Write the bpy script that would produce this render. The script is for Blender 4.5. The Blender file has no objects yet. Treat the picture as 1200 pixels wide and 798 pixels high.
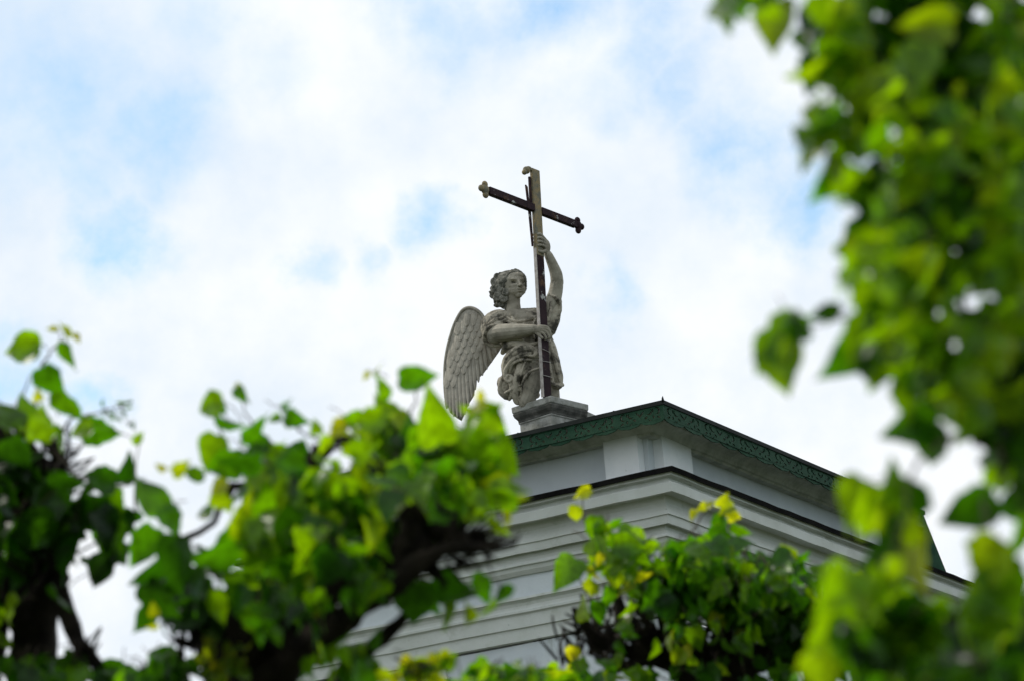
import bpy, bmesh, math, random
from mathutils import Vector, Matrix, Euler
from mathutils.geometry import intersect_line_plane
rnd = random.Random(7)
D2R = math.radians
scene = bpy.context.scene
COL = scene.collection

# ------------------------------------------------------------------ camera
F = 3500.0; CX, CY = 600.0, 399.0
P_, R_, A_ = D2R(16.85), D2R(-4.71), D2R(61.0)
FW = Vector((0, math.cos(P_), math.sin(P_)))
_u = Vector((0, -math.sin(P_), math.cos(P_)))
XR = Vector((1, 0, 0)) * math.cos(R_) + _u * math.sin(R_)
UP = Vector((1, 0, 0)) * -math.sin(R_) + _u * math.cos(R_)
CAM = Vector((0, 0, 1.6))
cd = bpy.data.cameras.new('camera'); cam = bpy.data.objects.new('camera', cd); COL.objects.link(cam)
m = Matrix((XR, UP, -FW)).transposed().to_4x4(); m.translation = CAM
cam.matrix_world = m
cd.sensor_width = 36; cd.lens = 36 * F / 1200
cd.clip_start = 0.1; cd.clip_end = 3000
cd.dof.use_dof = True; cd.dof.focus_distance = 29.8; cd.dof.aperture_fstop = 4.0; cd.dof.aperture_blades = 9
scene.camera = cam

# ------------------------------------------------------------------ light
SUN_EL, SUN_AZ = D2R(46), D2R(-72)      # azimuth from +Y, clockwise seen from above; negative = to the left
sd = bpy.data.lights.new('sun', 'SUN'); sd.energy = 2.4; sd.angle = D2R(8); sd.color = (1, .95, .86)
sun = bpy.data.objects.new('sun', sd); COL.objects.link(sun)
todir = Vector((math.sin(SUN_AZ) * math.cos(SUN_EL), math.cos(SUN_AZ) * math.cos(SUN_EL), math.sin(SUN_EL)))
sun.rotation_euler = todir.to_track_quat('Z', 'Y').to_euler(); sun.location = (0, 0, 40)

scene.view_settings.view_transform = 'Standard'; scene.view_settings.look = 'None'
scene.view_settings.gamma = 1; scene.view_settings.exposure = .06; scene.view_settings.use_curve_mapping = False
scene.cycles.max_bounces = 10; scene.cycles.diffuse_bounces = 4; scene.cycles.transmission_bounces = 8

world = bpy.data.worlds.new('World'); scene.world = world; world.use_nodes = True
nt = world.node_tree; nt.nodes.clear()
def N(t, **k):
    n = nt.nodes.new(t)
    for a, b in k.items(): setattr(n, a, b)
    return n
def math_(op, a, b=None, clamp=False):
    n = N('ShaderNodeMath', operation=op, use_clamp=clamp)
    for i, v in enumerate((a, b)):
        if v is None: continue
        if isinstance(v, (int, float)): n.inputs[i].default_value = v
        else: nt.links.new(v, n.inputs[i])
    return n.outputs[0]
sky = N('ShaderNodeTexSky', sky_type='NISHITA'); sky.sun_disc = False
sky.sun_elevation = SUN_EL; sky.sun_rotation = SUN_AZ
tc = N('ShaderNodeTexCoord')
def noise(scale, detail=5, rough=.55, vec=None):
    n = N('ShaderNodeTexNoise'); n.inputs['Scale'].default_value = scale
    n.inputs['Detail'].default_value = detail; n.inputs['Roughness'].default_value = rough
    nt.links.new(vec or tc.outputs['Generated'], n.inputs['Vector']); return n
wn = noise(22, 5, .6)
w1 = N('ShaderNodeVectorMath', operation='SUBTRACT'); nt.links.new(wn.outputs['Color'], w1.inputs[0]); w1.inputs[1].default_value = (.5, .5, .5)
w2 = N('ShaderNodeVectorMath', operation='SCALE'); nt.links.new(w1.outputs[0], w2.inputs[0]); w2.inputs['Scale'].default_value = .06
w3 = N('ShaderNodeVectorMath', operation='ADD'); nt.links.new(tc.outputs['Generated'], w3.inputs[0]); nt.links.new(w2.outputs[0], w3.inputs[1])
# openings in the cloud, as directions in the sky: azimuth (deg, + right), elevation (deg), radius (deg), strength
def aim(x, y):
    d = (FW + XR * ((x - CX) / F) - UP * ((y - CY) / F)).normalized(); return d
HOLES = [((60, 110), 150, .7), ((230, 20), 90, .45), ((190, 150), 110, .8), ((215, 185), 40, .6), ((150, 275), 72, 1.0), ((20, 60), 120, .4),
         ((495, 258), 60, .95), ((520, 235), 30, .7), ((430, 300), 40, .55), ((350, 322), 38, .6), ((540, 25), 95, .75), ((640, 5), 105, .95), ((740, 45), 95, .9), ((700, 110), 60, .4), ((300, 90), 70, .3), ((110, 200), 70, .55),
         ((810, 95), 75, .75), ((885, 165), 100, 1.0), ((940, 240), 80, .85), ((725, 340), 46, .7), ((20, 450), 60, .75), ((110, 480), 50, .7),
         ((5, 395), 50, .6), ((1010, 220), 80, .6), ((480, -40), 90, .8)]
acc = None
for (x, y), r, s in HOLES:
    d = N('ShaderNodeVectorMath', operation='DISTANCE'); nt.links.new(w3.outputs[0], d.inputs[0]); d.inputs[1].default_value = aim(x, y)
    mr = N('ShaderNodeMapRange', interpolation_type='SMOOTHSTEP'); nt.links.new(d.outputs['Value'], mr.inputs['Value'])
    mr.inputs['From Min'].default_value = 0; mr.inputs['From Max'].default_value = r / F * 1.15
    mr.inputs['To Min'].default_value = s; mr.inputs['To Max'].default_value = 0
    acc = mr.outputs[0] if acc is None else math_('MAXIMUM', acc, mr.outputs[0])
# elsewhere in the sky the openings come from large noise; keep the field in front to the listed ones
big = noise(3.2, 4, .5)
front = N('ShaderNodeVectorMath', operation='DISTANCE'); nt.links.new(tc.outputs['Generated'], front.inputs[0]); front.inputs[1].default_value = aim(600, 399)
fm = N('ShaderNodeMapRange'); nt.links.new(front.outputs['Value'], fm.inputs['Value']); fm.inputs['From Min'].default_value = .22; fm.inputs['From Max'].default_value = .4
bg = N('ShaderNodeMapRange'); nt.links.new(big.outputs['Fac'], bg.inputs['Value']); bg.inputs['From Min'].default_value = .52; bg.inputs['From Max'].default_value = .7
acc = math_('ADD', acc, math_('MULTIPLY', fm.outputs[0], bg.outputs[0]))
fine = noise(38, 6, .62)
fr = N('ShaderNodeMapRange'); nt.links.new(fine.outputs['Fac'], fr.inputs['Value']); fr.inputs['From Min'].default_value = .28; fr.inputs['From Max'].default_value = .62; fr.inputs['To Min'].default_value = .35
openf = math_('MULTIPLY', math_('MULTIPLY', acc, fr.outputs[0]), .70, True)
# cloud body: soft grey-lavender to white
cn = noise(16, 8, .58)
cr = N('ShaderNodeMapRange'); nt.links.new(cn.outputs['Fac'], cr.inputs['Value']); cr.inputs['From Min'].default_value = .36; cr.inputs['From Max'].default_value = .60
tl = N('ShaderNodeVectorMath', operation='DISTANCE'); nt.links.new(w3.outputs[0], tl.inputs[0]); tl.inputs[1].default_value = aim(20, 60)
tm = N('ShaderNodeMapRange', interpolation_type='SMOOTHSTEP'); nt.links.new(tl.outputs['Value'], tm.inputs['Value']); tm.inputs['From Min'].default_value = .01; tm.inputs['From Max'].default_value = .085; tm.inputs['To Min'].default_value = .0; tm.inputs['To Max'].default_value = 1
cmul = math_('MULTIPLY', math_('ADD', math_('MULTIPLY', cr.outputs[0], .62), .38), math_('ADD', math_('MULTIPLY', tm.outputs[0], .75), .25), True)
cc = N('ShaderNodeMix', data_type='RGBA'); nt.links.new(cmul, cc.inputs['Factor'])
cc.inputs['A'].default_value = (6.9, 8.0, 9.2, 1); cc.inputs['B'].default_value = (9.5, 9.8, 10.1, 1)
sb = N('ShaderNodeMix', data_type='RGBA', blend_type='MULTIPLY'); sb.inputs['Factor'].default_value = 1
nt.links.new(sky.outputs[0], sb.inputs['A']); sb.inputs['B'].default_value = (.75, 1.8, 2.15, 1)
mx = N('ShaderNodeMix', data_type='RGBA'); nt.links.new(openf, mx.inputs['Factor'])
nt.links.new(cc.outputs['Result'], mx.inputs['A']); nt.links.new(sb.outputs['Result'], mx.inputs['B'])
bgn = N('ShaderNodeBackground'); bgn.inputs['Strength'].default_value = .1; nt.links.new(mx.outputs['Result'], bgn.inputs['Color'])
ow = N('ShaderNodeOutputWorld'); nt.links.new(bgn.outputs[0], ow.inputs[0])

# ------------------------------------------------------------------ frames of reference
def at(x, y, d):
    """a photo pixel at a distance along the lens axis -> a point of the place"""
    return CAM + (FW + XR * ((x - CX) / F) - UP * ((y - CY) / F)) * d
EU = Vector((math.cos(A_), math.sin(A_), 0)); EV = Vector((-math.sin(A_), math.cos(A_), 0)); EZ = Vector((0, 0, 1))
C0 = at(787.2, 546.5, 29.0)                   # nearest corner of the projecting ledge
ZL = C0.z
B0 = Vector((C0.x, C0.y, 0))                  # its foot on the ground
def W(u, v, z): return B0 + EU * u + EV * v + EZ * (ZL + z)

# ------------------------------------------------------------------ mesh helpers
class MB:
    def __init__(s): s.v = []; s.f = []; s.mi = []; s.sm = []; s.tint = []
    def add(s, vs, fs, mi=0, smooth=False, tint=None):
        b = len(s.v); s.v += [Vector(p) for p in vs]
        s.f += [tuple(b + i for i in f) for f in fs]; s.mi += [mi] * len(fs); s.sm += [smooth] * len(fs)
        if tint is not None: s.tint += [tint] * len(vs)
        return s
    def box(s, o, ax, ay, az, mi=0):
        o = Vector(o); ax = Vector(ax); ay = Vector(ay); az = Vector(az)
        vs = [o, o + ax, o + ax + ay, o + ay]; vs += [p + az for p in vs]
        return s.add(vs, [(0, 3, 2, 1), (4, 5, 6, 7), (0, 1, 5, 4), (1, 2, 6, 5), (2, 3, 7, 6), (3, 0, 4, 7)], mi)
    def tube(s, pts, rad, n=8, mi=0, knob=0, flat=1.0):
        pts = [Vector(p) for p in pts]; k = len(pts)
        if not isinstance(rad, (list, tuple)): rad = [rad] * k
        vs = []; prev = None
        for i, p in enumerate(pts):
            t = (pts[min(i + 1, k - 1)] - pts[max(i - 1, 0)]).normalized()
            if prev is None:
                a = t.orthogonal().normalized()
            else:
                a = (prev - t * prev.dot(t))
                a = a.normalized() if a.length > 1e-6 else t.orthogonal().normalized()
            prev = a; b = t.cross(a)
            for j in range(n):
                q = 2 * math.pi * j / n; r = rad[i] * (1 + (rnd.uniform(-knob, knob) if knob else 0))
                vs.append(p + a * (math.cos(q) * r) + b * (math.sin(q) * r * flat))
        fs = [(i * n + j, i * n + (j + 1) % n, (i + 1) * n + (j + 1) % n, (i + 1) * n + j) for i in range(k - 1) for j in range(n)]
        c0 = len(vs); vs.append(pts[0]); vs.append(pts[-1])
        fs += [(c0, (j + 1) % n, j) for j in range(n)] + [(c0 + 1, (k - 1) * n + j, (k - 1) * n + (j + 1) % n) for j in range(n)]
        return s.add(vs, fs, mi, True)
    def ell(s, c, rx, ry, rz, ax=None, ay=None, az=None, nu=14, nv=9, mi=0, rough=0):
        ax = ax or XR; ay = ay or Vector((0, 1, 0)); az = az or Vector((0, 0, 1)); c = Vector(c); vs = []
        for i in range(1, nv):
            ph = math.pi * i / nv
            for j in range(nu):
                th = 2 * math.pi * j / nu; k = 1 + (rnd.uniform(-rough, rough) if rough else 0)
                vs.append(c + (ax * (math.sin(ph) * math.cos(th) * rx) + ay * (math.sin(ph) * math.sin(th) * ry) + az * (math.cos(ph) * rz)) * k)
        fs = [((i * nu + j), (i + 1) * nu + j, (i + 1) * nu + (j + 1) % nu, i * nu + (j + 1) % nu) for i in range(nv - 2) for j in range(nu)]
        a = len(vs); vs += [c + az * rz, c - az * rz]
        fs += [(a, j, (j + 1) % nu) for j in range(nu)] + [(a + 1, (nv - 2) * nu + (j + 1) % nu, (nv - 2) * nu + j) for j in range(nu)]
        return s.add(vs, fs, mi, True)
    def build(s, name, mats, parent=None, world_to=None):
        off = parent_loc(parent) if parent else Vector()
        me = bpy.data.meshes.new(name)
        me.from_pydata([tuple(p - off) for p in s.v], [], s.f)
        for mt in (mats if isinstance(mats, (list, tuple)) else [mats]): me.materials.append(mt)
        me.polygons.foreach_set('material_index', s.mi); me.polygons.foreach_set('use_smooth', s.sm)
        if s.tint and len(s.tint) == len(s.v):
            a = me.attributes.new('tint', 'FLOAT', 'POINT'); a.data.foreach_set('value', s.tint)
        me.update()
        o = bpy.data.objects.new(name, me); COL.objects.link(o)
        if parent: o.parent = parent
        return o
def parent_loc(o):
    v = Vector()
    while o: v += o.location; o = o.parent
    return v
def thing(name, label, cat, loc, group=None):
    o = bpy.data.objects.new(name, None); COL.objects.link(o); o.location = loc; o.empty_display_size = .2
    o['label'] = label; o['category'] = cat
    if group: o['group'] = group
    return o
def structure(o, kind='structure', label=None):
    o['kind'] = kind
    if label: o['label'] = label
    return o
def remesh(o, voxel, smooth_it=2, fac=.5, disp=None):
    """fuse overlapping shapes of one part into a single carved surface"""
    md = o.modifiers.new('r', 'REMESH'); md.mode = 'VOXEL'; md.voxel_size = voxel; md.use_smooth_shade = True
    if smooth_it:
        sm = o.modifiers.new('s', 'SMOOTH'); sm.factor = fac; sm.iterations = smooth_it
    if disp:
        for sc, st in disp:
            tx = bpy.data.textures.new('carve', 'CLOUDS'); tx.noise_scale = sc; tx.noise_depth = 3
            dm = o.modifiers.new('d', 'DISPLACE'); dm.texture = tx; dm.strength = st; dm.mid_level = .5; dm.texture_coords = 'LOCAL'
    dg = bpy.context.evaluated_depsgraph_get(); dg.update()
    me = bpy.data.meshes.new_from_object(o.evaluated_get(dg))
    o.modifiers.clear(); o.data = me
    for p in me.polygons: p.use_smooth = True
    return o

# ------------------------------------------------------------------ materials
def mat(name, base, rough=.8, var=None, scale=4, detail=6, bump=0, bscale=40, spots=None, spec=.3, metal=0, lo=.4, hi=.65, stretch=None, bdist=.01):
    mt = bpy.data.materials.new(name); mt.use_nodes = True; t = mt.node_tree; b = t.nodes['Principled BSDF']
    b.inputs['Roughness'].default_value = rough; b.inputs['Specular IOR Level'].default_value = spec; b.inputs['Metallic'].default_value = metal
    b.inputs['Base Color'].default_value = (*base, 1)
    co = t.nodes.new('ShaderNodeTexCoord'); vec = co.outputs['Object']
    if stretch:
        mp = t.nodes.new('ShaderNodeMapping'); mp.inputs['Scale'].default_value = stretch; t.links.new(vec, mp.inputs[0]); svec = mp.outputs[0]
    else: svec = vec
    last = None
    if var:
        n = t.nodes.new('ShaderNodeTexNoise'); n.inputs['Scale'].default_value = scale; n.inputs['Detail'].default_value = detail; n.inputs['Roughness'].default_value = .62
        t.links.new(svec, n.inputs['Vector'])
        r = t.nodes.new('ShaderNodeMapRange'); t.links.new(n.outputs['Fac'], r.inputs['Value']); r.inputs['From Min'].default_value = lo; r.inputs['From Max'].default_value = hi
        x = t.nodes.new('ShaderNodeMix'); x.data_type = 'RGBA'; t.links.new(r.outputs[0], x.inputs['Factor'])
        x.inputs['A'].default_value = (*base, 1); x.inputs['B'].default_value = (*var, 1); last = x.outputs['Result']
    for sp in (spots or []):
        c, sc, a, bb = sp[:4]
        n = t.nodes.new('ShaderNodeTexNoise'); n.inputs['Scale'].default_value = sc; n.inputs['Detail'].default_value = 8; n.inputs['Roughness'].default_value = .7
        if len(sp) > 4:
            mp = t.nodes.new('ShaderNodeMapping'); mp.inputs['Scale'].default_value = sp[4]; t.links.new(vec, mp.inputs[0]); t.links.new(mp.outputs[0], n.inputs['Vector'])
        else: t.links.new(vec, n.inputs['Vector'])
        r = t.nodes.new('ShaderNodeMapRange'); t.links.new(n.outputs['Fac'], r.inputs['Value']); r.inputs['From Min'].default_value = a; r.inputs['From Max'].default_value = bb
        x = t.nodes.new('ShaderNodeMix'); x.data_type = 'RGBA'; t.links.new(r.outputs[0], x.inputs['Factor'])
        if last: t.links.new(last, x.inputs['A'])
        else: x.inputs['A'].default_value = (*base, 1)
        x.inputs['B'].default_value = (*c, 1); last = x.outputs['Result']
    if last: t.links.new(last, b.inputs['Base Color'])
    if bump:
        n = t.nodes.new('ShaderNodeTexNoise'); n.inputs['Scale'].default_value = bscale; n.inputs['Detail'].default_value = 6; n.inputs['Roughness'].default_value = .65; t.links.new(vec, n.inputs['Vector'])
        bp = t.nodes.new('ShaderNodeBump'); bp.inputs['Strength'].default_value = bump; bp.inputs['Distance'].default_value = bdist
        t.links.new(n.outputs['Fac'], bp.inputs['Height']); t.links.new(bp.outputs[0], b.inputs['Normal'])
    return mt
M_wall = mat('painted_stucco', (.56, .60, .61), .85, var=(.48, .52, .54), scale=1.6, bump=.35, bscale=14, spots=[((.25, .27, .23), 3.0, .60, .78, (1, 1, .35)), ((.12, .12, .11), 22, .70, .76)])
M_trim = mat('painted_moulding', (.53, .55, .51), .85, var=(.46, .48, .43), scale=2.0, bump=.35, bscale=16, spots=[((.27, .285, .215), 3.2, .58, .85), ((.07, .07, .06), 26, .665, .70), ((.10, .10, .08), 9, .68, .73, (1, 1, 4))])
M_under = mat('rough_eave_moulding', (.55, .56, .52), .9, var=(.36, .37, .33), scale=6, bump=.7, bscale=25)
M_flash = mat('dark_flashing', (.004, .004, .004), .95, var=(.009, .009, .008), scale=5, bump=.3, bscale=20, spec=.03)
M_green = mat('green_paint', (.012, .045, .024), .75, var=(.022, .064, .036), spec=.15, scale=9, bump=.3, bscale=50, spots=[((.008, .03, .02), 18, .60, .72)])
M_roof = mat('dark_roof_metal', (.010, .013, .012), .7, spec=.12, var=(.02, .025, .022), scale=4, bump=.2, bscale=8)
M_stone = mat('weathered_stone', (.42, .38, .30), .92, var=(.22, .195, .15), scale=7, detail=8, bump=.8, bscale=60, lo=.38, hi=.62,
              spots=[((.055, .05, .038), 7, .50, .62), ((.52, .51, .47), 17, .62, .72), ((.03, .032, .026), 34, .62, .70)])
M_skin = mat('weathered_smooth_stone', (.36, .33, .265), .92, var=(.22, .20, .155), scale=6, detail=6, bump=.5, bscale=50, lo=.38, hi=.65,
              spots=[((.07, .068, .055), 9, .57, .70), ((.50, .49, .45), 17, .66, .74)])
M_wing = mat('weathered_wing_stone', (.40, .37, .31), .92, var=(.26, .24, .20), scale=9, detail=8, bump=.7, bscale=60, lo=.38, hi=.65,
              spots=[((.09, .085, .065), 14, .60, .72)])
M_hair = mat('mossy_hair_stone', (.22, .21, .175), .92, var=(.07, .07, .055), scale=20, detail=8, bump=.8, bscale=70, lo=.38, hi=.6, spots=[((.40, .38, .31), 22, .66, .74)])
M_plinth = mat('lichen_stone', (.36, .36, .33), .93, var=(.20, .20, .17), scale=8, detail=9, bump=.5, bscale=45, lo=.36, hi=.62, spots=[((.07, .07, .06), 5, .52, .72, (1, 1, 2.2)), ((.5, .5, .47), 28, .66, .70)])
M_black_stone = mat('black_mottled_stone', (.06, .06, .052), .95, var=(.16, .155, .135), scale=9, detail=9, bump=.6, bscale=45, lo=.45, hi=.72, spots=[((.42, .42, .39), 30, .66, .70)])  # near-black stone with paler mottling, for the pedestal moulding alone
M_maroon = mat('peeling_maroon_paint', (.020, .010, .013), .75, spec=.12, var=(.032, .017, .02), scale=10, bump=.4, bscale=50, spots=[((.10, .055, .03), 7, .55, .68), ((.38, .38, .36), 8, .60, .63)])
M_ochre = mat('faded_gilt_paint', (.25, .19, .095), .75, var=(.14, .135, .10), scale=14, detail=8, bump=.5, bscale=60, lo=.42, hi=.6, spots=[((.03, .03, .03), 20, .60, .66)])
M_edge = mat('pale_edge_grey', (.42, .39, .36), .75, var=(.25, .22, .2), scale=18, bump=.3, bscale=60)  # mottled pale grey for the post's left edge strip and the ties
M_bark = mat('linden_bark', (.032, .025, .020), .97, spec=.1, var=(.010, .008, .007), scale=18, detail=8, bump=1, bscale=45, spots=[((.05, .045, .036), 30, .64, .74)], bdist=.02)
M_twig = mat('twig_bark', (.085, .06, .04), .8, var=(.05, .04, .03), scale=30)
M_grass = mat('mown_grass', (.045, .06, .025), .95, var=(.065, .08, .035), scale=.6, bump=.6, bscale=20)
M_gravel = mat('grey_gravel', (.085, .08, .07), .95, var=(.06, .06, .05), scale=2.5, bump=.8, bscale=60)
M_glass = mat('window_glass', (.02, .025, .03), .08, spec=.6)

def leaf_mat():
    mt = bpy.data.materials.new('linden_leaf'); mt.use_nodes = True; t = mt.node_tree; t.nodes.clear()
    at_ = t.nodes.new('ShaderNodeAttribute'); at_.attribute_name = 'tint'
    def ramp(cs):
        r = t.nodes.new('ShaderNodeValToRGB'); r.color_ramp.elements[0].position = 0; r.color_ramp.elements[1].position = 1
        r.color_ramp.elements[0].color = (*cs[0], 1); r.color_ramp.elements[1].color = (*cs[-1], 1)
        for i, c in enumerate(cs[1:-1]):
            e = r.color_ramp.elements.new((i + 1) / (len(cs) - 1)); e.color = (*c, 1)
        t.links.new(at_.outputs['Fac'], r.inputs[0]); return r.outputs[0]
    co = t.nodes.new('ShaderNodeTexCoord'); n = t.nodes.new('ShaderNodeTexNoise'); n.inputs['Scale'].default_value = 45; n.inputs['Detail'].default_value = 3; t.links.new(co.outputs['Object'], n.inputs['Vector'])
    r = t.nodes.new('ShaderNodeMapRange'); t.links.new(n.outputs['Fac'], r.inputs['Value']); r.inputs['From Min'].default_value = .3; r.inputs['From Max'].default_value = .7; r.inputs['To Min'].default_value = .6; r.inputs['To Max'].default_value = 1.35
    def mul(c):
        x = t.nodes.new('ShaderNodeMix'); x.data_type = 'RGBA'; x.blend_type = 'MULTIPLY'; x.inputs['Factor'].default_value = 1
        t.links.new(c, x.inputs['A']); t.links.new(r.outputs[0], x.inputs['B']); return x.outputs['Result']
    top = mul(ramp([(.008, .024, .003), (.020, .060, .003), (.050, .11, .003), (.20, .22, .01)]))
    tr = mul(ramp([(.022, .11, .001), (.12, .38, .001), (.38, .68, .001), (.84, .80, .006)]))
    p = t.nodes.new('ShaderNodeBsdfPrincipled'); p.inputs['Roughness'].default_value = .3; p.inputs['Specular IOR Level'].default_value = .32
    t.links.new(top, p.inputs['Base Color'])
    bp = t.nodes.new('ShaderNodeBump'); bp.inputs['Strength'].default_value = .4; bp.inputs['Distance'].default_value = .004; t.links.new(n.outputs['Fac'], bp.inputs['Height']); t.links.new(bp.outputs[0], p.inputs['Normal'])
    q = t.nodes.new('ShaderNodeBsdfTranslucent'); t.links.new(tr, q.inputs['Color'])
    x = t.nodes.new('ShaderNodeMixShader'); x.inputs[0].default_value = .56; t.links.new(p.outputs[0], x.inputs[1]); t.links.new(q.outputs[0], x.inputs[2])
    o = t.nodes.new('ShaderNodeOutputMaterial'); t.links.new(x.outputs[0], o.inputs[0]); return mt
M_leaf = leaf_mat()

# ------------------------------------------------------------------ ground
g = MB(); R = 1200
g.add([(-R, -R, 0), (R, -R, 0), (R, R, 0), (-R, R, 0)], [(0, 1, 2, 3)]); structure(g.build('ground', M_grass))
g = MB(); a = [B0 + EU * p + EV * q + EZ * .004 for p, q in ((-6, -6), (16, -6), (16, 12), (-6, 12))]
g.add(a, [(0, 1, 2, 3)]); structure(g.build('gravel_path', M_gravel))

# ------------------------------------------------------------------ the building
UL, VL = 12.0, 5.2            # ledge rectangle
def ring(mb, prof, U0=0, V0=0, U1=UL, V1=VL, closed=False, mi=0, step=.3, wob=.004):
    """sweep a profile of (outward, height) round the rectangle with mitred corners, hand-run and slightly uneven"""
    k = len(prof); cols = []
    L = (U1 - U0, V1 - V0); rr = random.Random(len(prof) * 7 + int(U1 * 10))
    base = []
    for c in range(4):
        n = max(2, int(L[c % 2] / step))
        for j in range(n): base.append((c, j / n, j == 0))
    wz = [rr.uniform(-wob, wob) for _ in base]; wo = [rr.uniform(-wob, wob) for _ in base]
    for (c, t, corner), dz, do in zip(base, wz, wo):
        col_ = []
        for o, z in prof:
            o2 = o + (0 if corner else do * .7); z2 = z + (0 if corner else dz)
            pts = [(U0 - o2, V0 - o2), (U1 + o2, V0 - o2), (U1 + o2, V1 + o2), (U0 - o2, V1 + o2)]
            a, b2 = pts[c], pts[(c + 1) % 4]; col_.append(W(a[0] + (b2[0] - a[0]) * t, a[1] + (b2[1] - a[1]) * t, z2))
        cols.append(col_)
    m_ = len(cols); vs = [p for c in cols for p in c]; fs = []
    for c in range(m_):
        d = (c + 1) % m_
        for i in range(k if closed else k - 1):
            j = (i + 1) % k; fs.append((c * k + i, c * k + j, d * k + j, d * k + i))
    mb.add(vs, fs, mi)
bld = thing('church_building', 'pale painted classical building corner with stepped cornice and green fretwork eaves', 'building', B0)
w = MB(); ring(w, [(-.39, -1.36), (-.39, -ZL)]); w.build('wall', M_wall, bld)
w = MB(); ring(w, [(-.33, -.68), (-.335, -.93)]); w.build('frieze', M_wall, bld)
w = MB(); ring(w, [(-.03, -.02), (-.035, -.062), (-.10, -.068), (-.095, -.09), (-.072, -.112), (-.048, -.125), (-.045, -.132), (-.045, -.225), (-.06, -.226), (-.064, -.208), (-.19, -.206), (-.205, -.252),
     (-.212, -.277), (-.207, -.31), (-.193, -.345), (-.175, -.375), (-.168, -.405), (-.186, -.409), (-.186, -.42), (-.19, -.494), (-.206, -.495), (-.21, -.474), (-.262, -.474), (-.268, -.53), (-.258, -.565), (-.236, -.59), (-.236, -.604), (-.262, -.608), (-.270, -.65), (-.300, -.688), (-.34, -.69)])
w.build('cornice', M_trim, bld)
w = MB(); ring(w, [(-.335, -.90), (-.285, -.905), (-.28, -.93), (-.305, -.937), (-.33, -.955), (-.335, -.985), (-.322, -1.015), (-.30, -1.035), (-.292, -1.04), (-.292, -1.062), (-.312, -1.068), (-.322, -1.08),
     (-.322, -1.205), (-.345, -1.212), (-.345, -1.335), (-.40, -1.345)])
w.build('architrave', M_trim, bld)
# ledge flashing: sheet metal sloping off the cornice
w = MB(); ring(w, [(-.70, .10), (-.10, .03), (.0, .012), (.004, .0), (.004, -.042), (-.006, -.042), (-.006, -.01), (-.70, -.012)], closed=True); w.build('ledge_flashing', M_flash, bld)
# attic storey
AU, AV = 6.7, 4.3
w = MB(); ring(w, [(-.48, .70), (-.48, .02)], 0, 0, AU, AV); w.build('attic_wall', M_wall, bld)
w = MB(); ring(w, [(-.485, .475), (-.40, .48), (-.395, .50), (-.37, .505), (-.36, .53), (-.33, .56), (-.29, .58), (-.25, .588), (-.245, .61), (-.22, .615), (-.215, .635), (-.10, .64), (-.10, .665)], 0, 0, AU, AV); w.build('eave_moulding', M_under, bld)
def pil(face, a, b, depth=.10):
    mb = MB(); q = .012
    if face == 'L': pts = [(.48, a), (.48 - depth, a + q), (.48 - depth, b - q), (.48, b)]
    else: pts = [(b, .48), (b - q, .48 - depth), (a + q, .48 - depth), (a, .48)]
    vs = [W(p[0], p[1], .03) for p in pts] + [W(p[0], p[1], .615) for p in pts]
    mb.add(vs, [(1, 0, 4, 5), (2, 1, 5, 6), (3, 2, 6, 7), (4, 7, 6, 5)])
    # a thin worn footing strip
    for (i, j) in ((1, 2),):
        p0, p1 = vs[i], vs[j]; n = (EV if face != 'L' else EU) * -.02
        mb.box(p0 + EZ * -.01, p1 - p0, n, EZ * .075)
    mb.build('pilaster', M_pil, bld)
M_pil = mat('chalky_white_paint', (.78, .80, .79), .85, var=(.68, .71, .71), scale=2.2, bump=.35, bscale=16, spots=[((.25, .25, .22), 6, .66, .78), ((.10, .10, .09), 30, .70, .75)])
pil('L', .53, .935); pil('R', .60, 1.27); pil('L', 3.4, 3.8); pil('R', 5.4, 6.1)
# roof
w = MB(); ez = .655
e0 = [W(.045, .045, ez), W(AU - .045, .045, ez), W(AU - .045, AV - .045, ez), W(.045, AV - .045, ez)]
e1 = [p + EZ * .042 for p in e0]; rz = .695 + .17 * (AV / 2)
r0, r1 = W(AV / 2, AV / 2, rz), W(AU - AV / 2, AV / 2, rz)
vs = e0 + e1 + [r0, r1]
w.add(vs, [(0, 1, 5, 4), (1, 2, 6, 5), (2, 3, 7, 6), (3, 0, 4, 7), (4, 5, 9, 8), (5, 6, 9), (6, 7, 8, 9), (7, 4, 8), (3, 2, 1, 0)])
roof = w.build('roof', M_roof, bld)
w = MB(); p = W(.05, .05, .69); w.tube([p - EZ * .01, p + EZ * .028 - EU * .004, p + EZ * .05 + EU * .006], [.016, .009, .001], 6); w.build('corner_spike', M_roof, roof)
# hipped seams of the sheet metal
w = MB()
for k in range(1, 12):
    w.tube([W(.06 + k * .55, .06, .70), W(.06 + k * .55, 1.0, .70 + .165)], .008, 5)
for k in range(1, 7): w.tube([W(.06, .06 + k * .55, .70), W(1.0, .06 + k * .55, .70 + .165)], .008, 5)
w.build('standing_seams', M_roof, roof)
# steep sheet-metal skirts at the two far ends of the attic
w = MB(); n = .02
for i in range(2):
    pass
w.add([W(.1, 4.27, .66), W(6.6, 4.27, .66), W(6.9, 5.17, -.04), W(-.02, 5.17, -.04), W(.1, 4.22, .0), W(6.6, 4.22, .0)],
      [(0, 1, 2, 3), (0, 3, 4), (1, 5, 2), (3, 2, 5, 4), (0, 4, 5, 1)]); w.build('roof_skirt', M_roof, bld)
w = MB(); w.add([W(6.62, .06, .66), W(6.98, -.0, .01), W(6.98, 5.1, .01), W(6.62, 4.27, .66), W(6.55, .12, .01), W(6.55, 4.27, .01)],
      [(0, 1, 2, 3), (0, 4, 1), (3, 2, 5), (4, 5, 2, 1)]); w.build('roof_skirt', M_green, bld)

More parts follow.
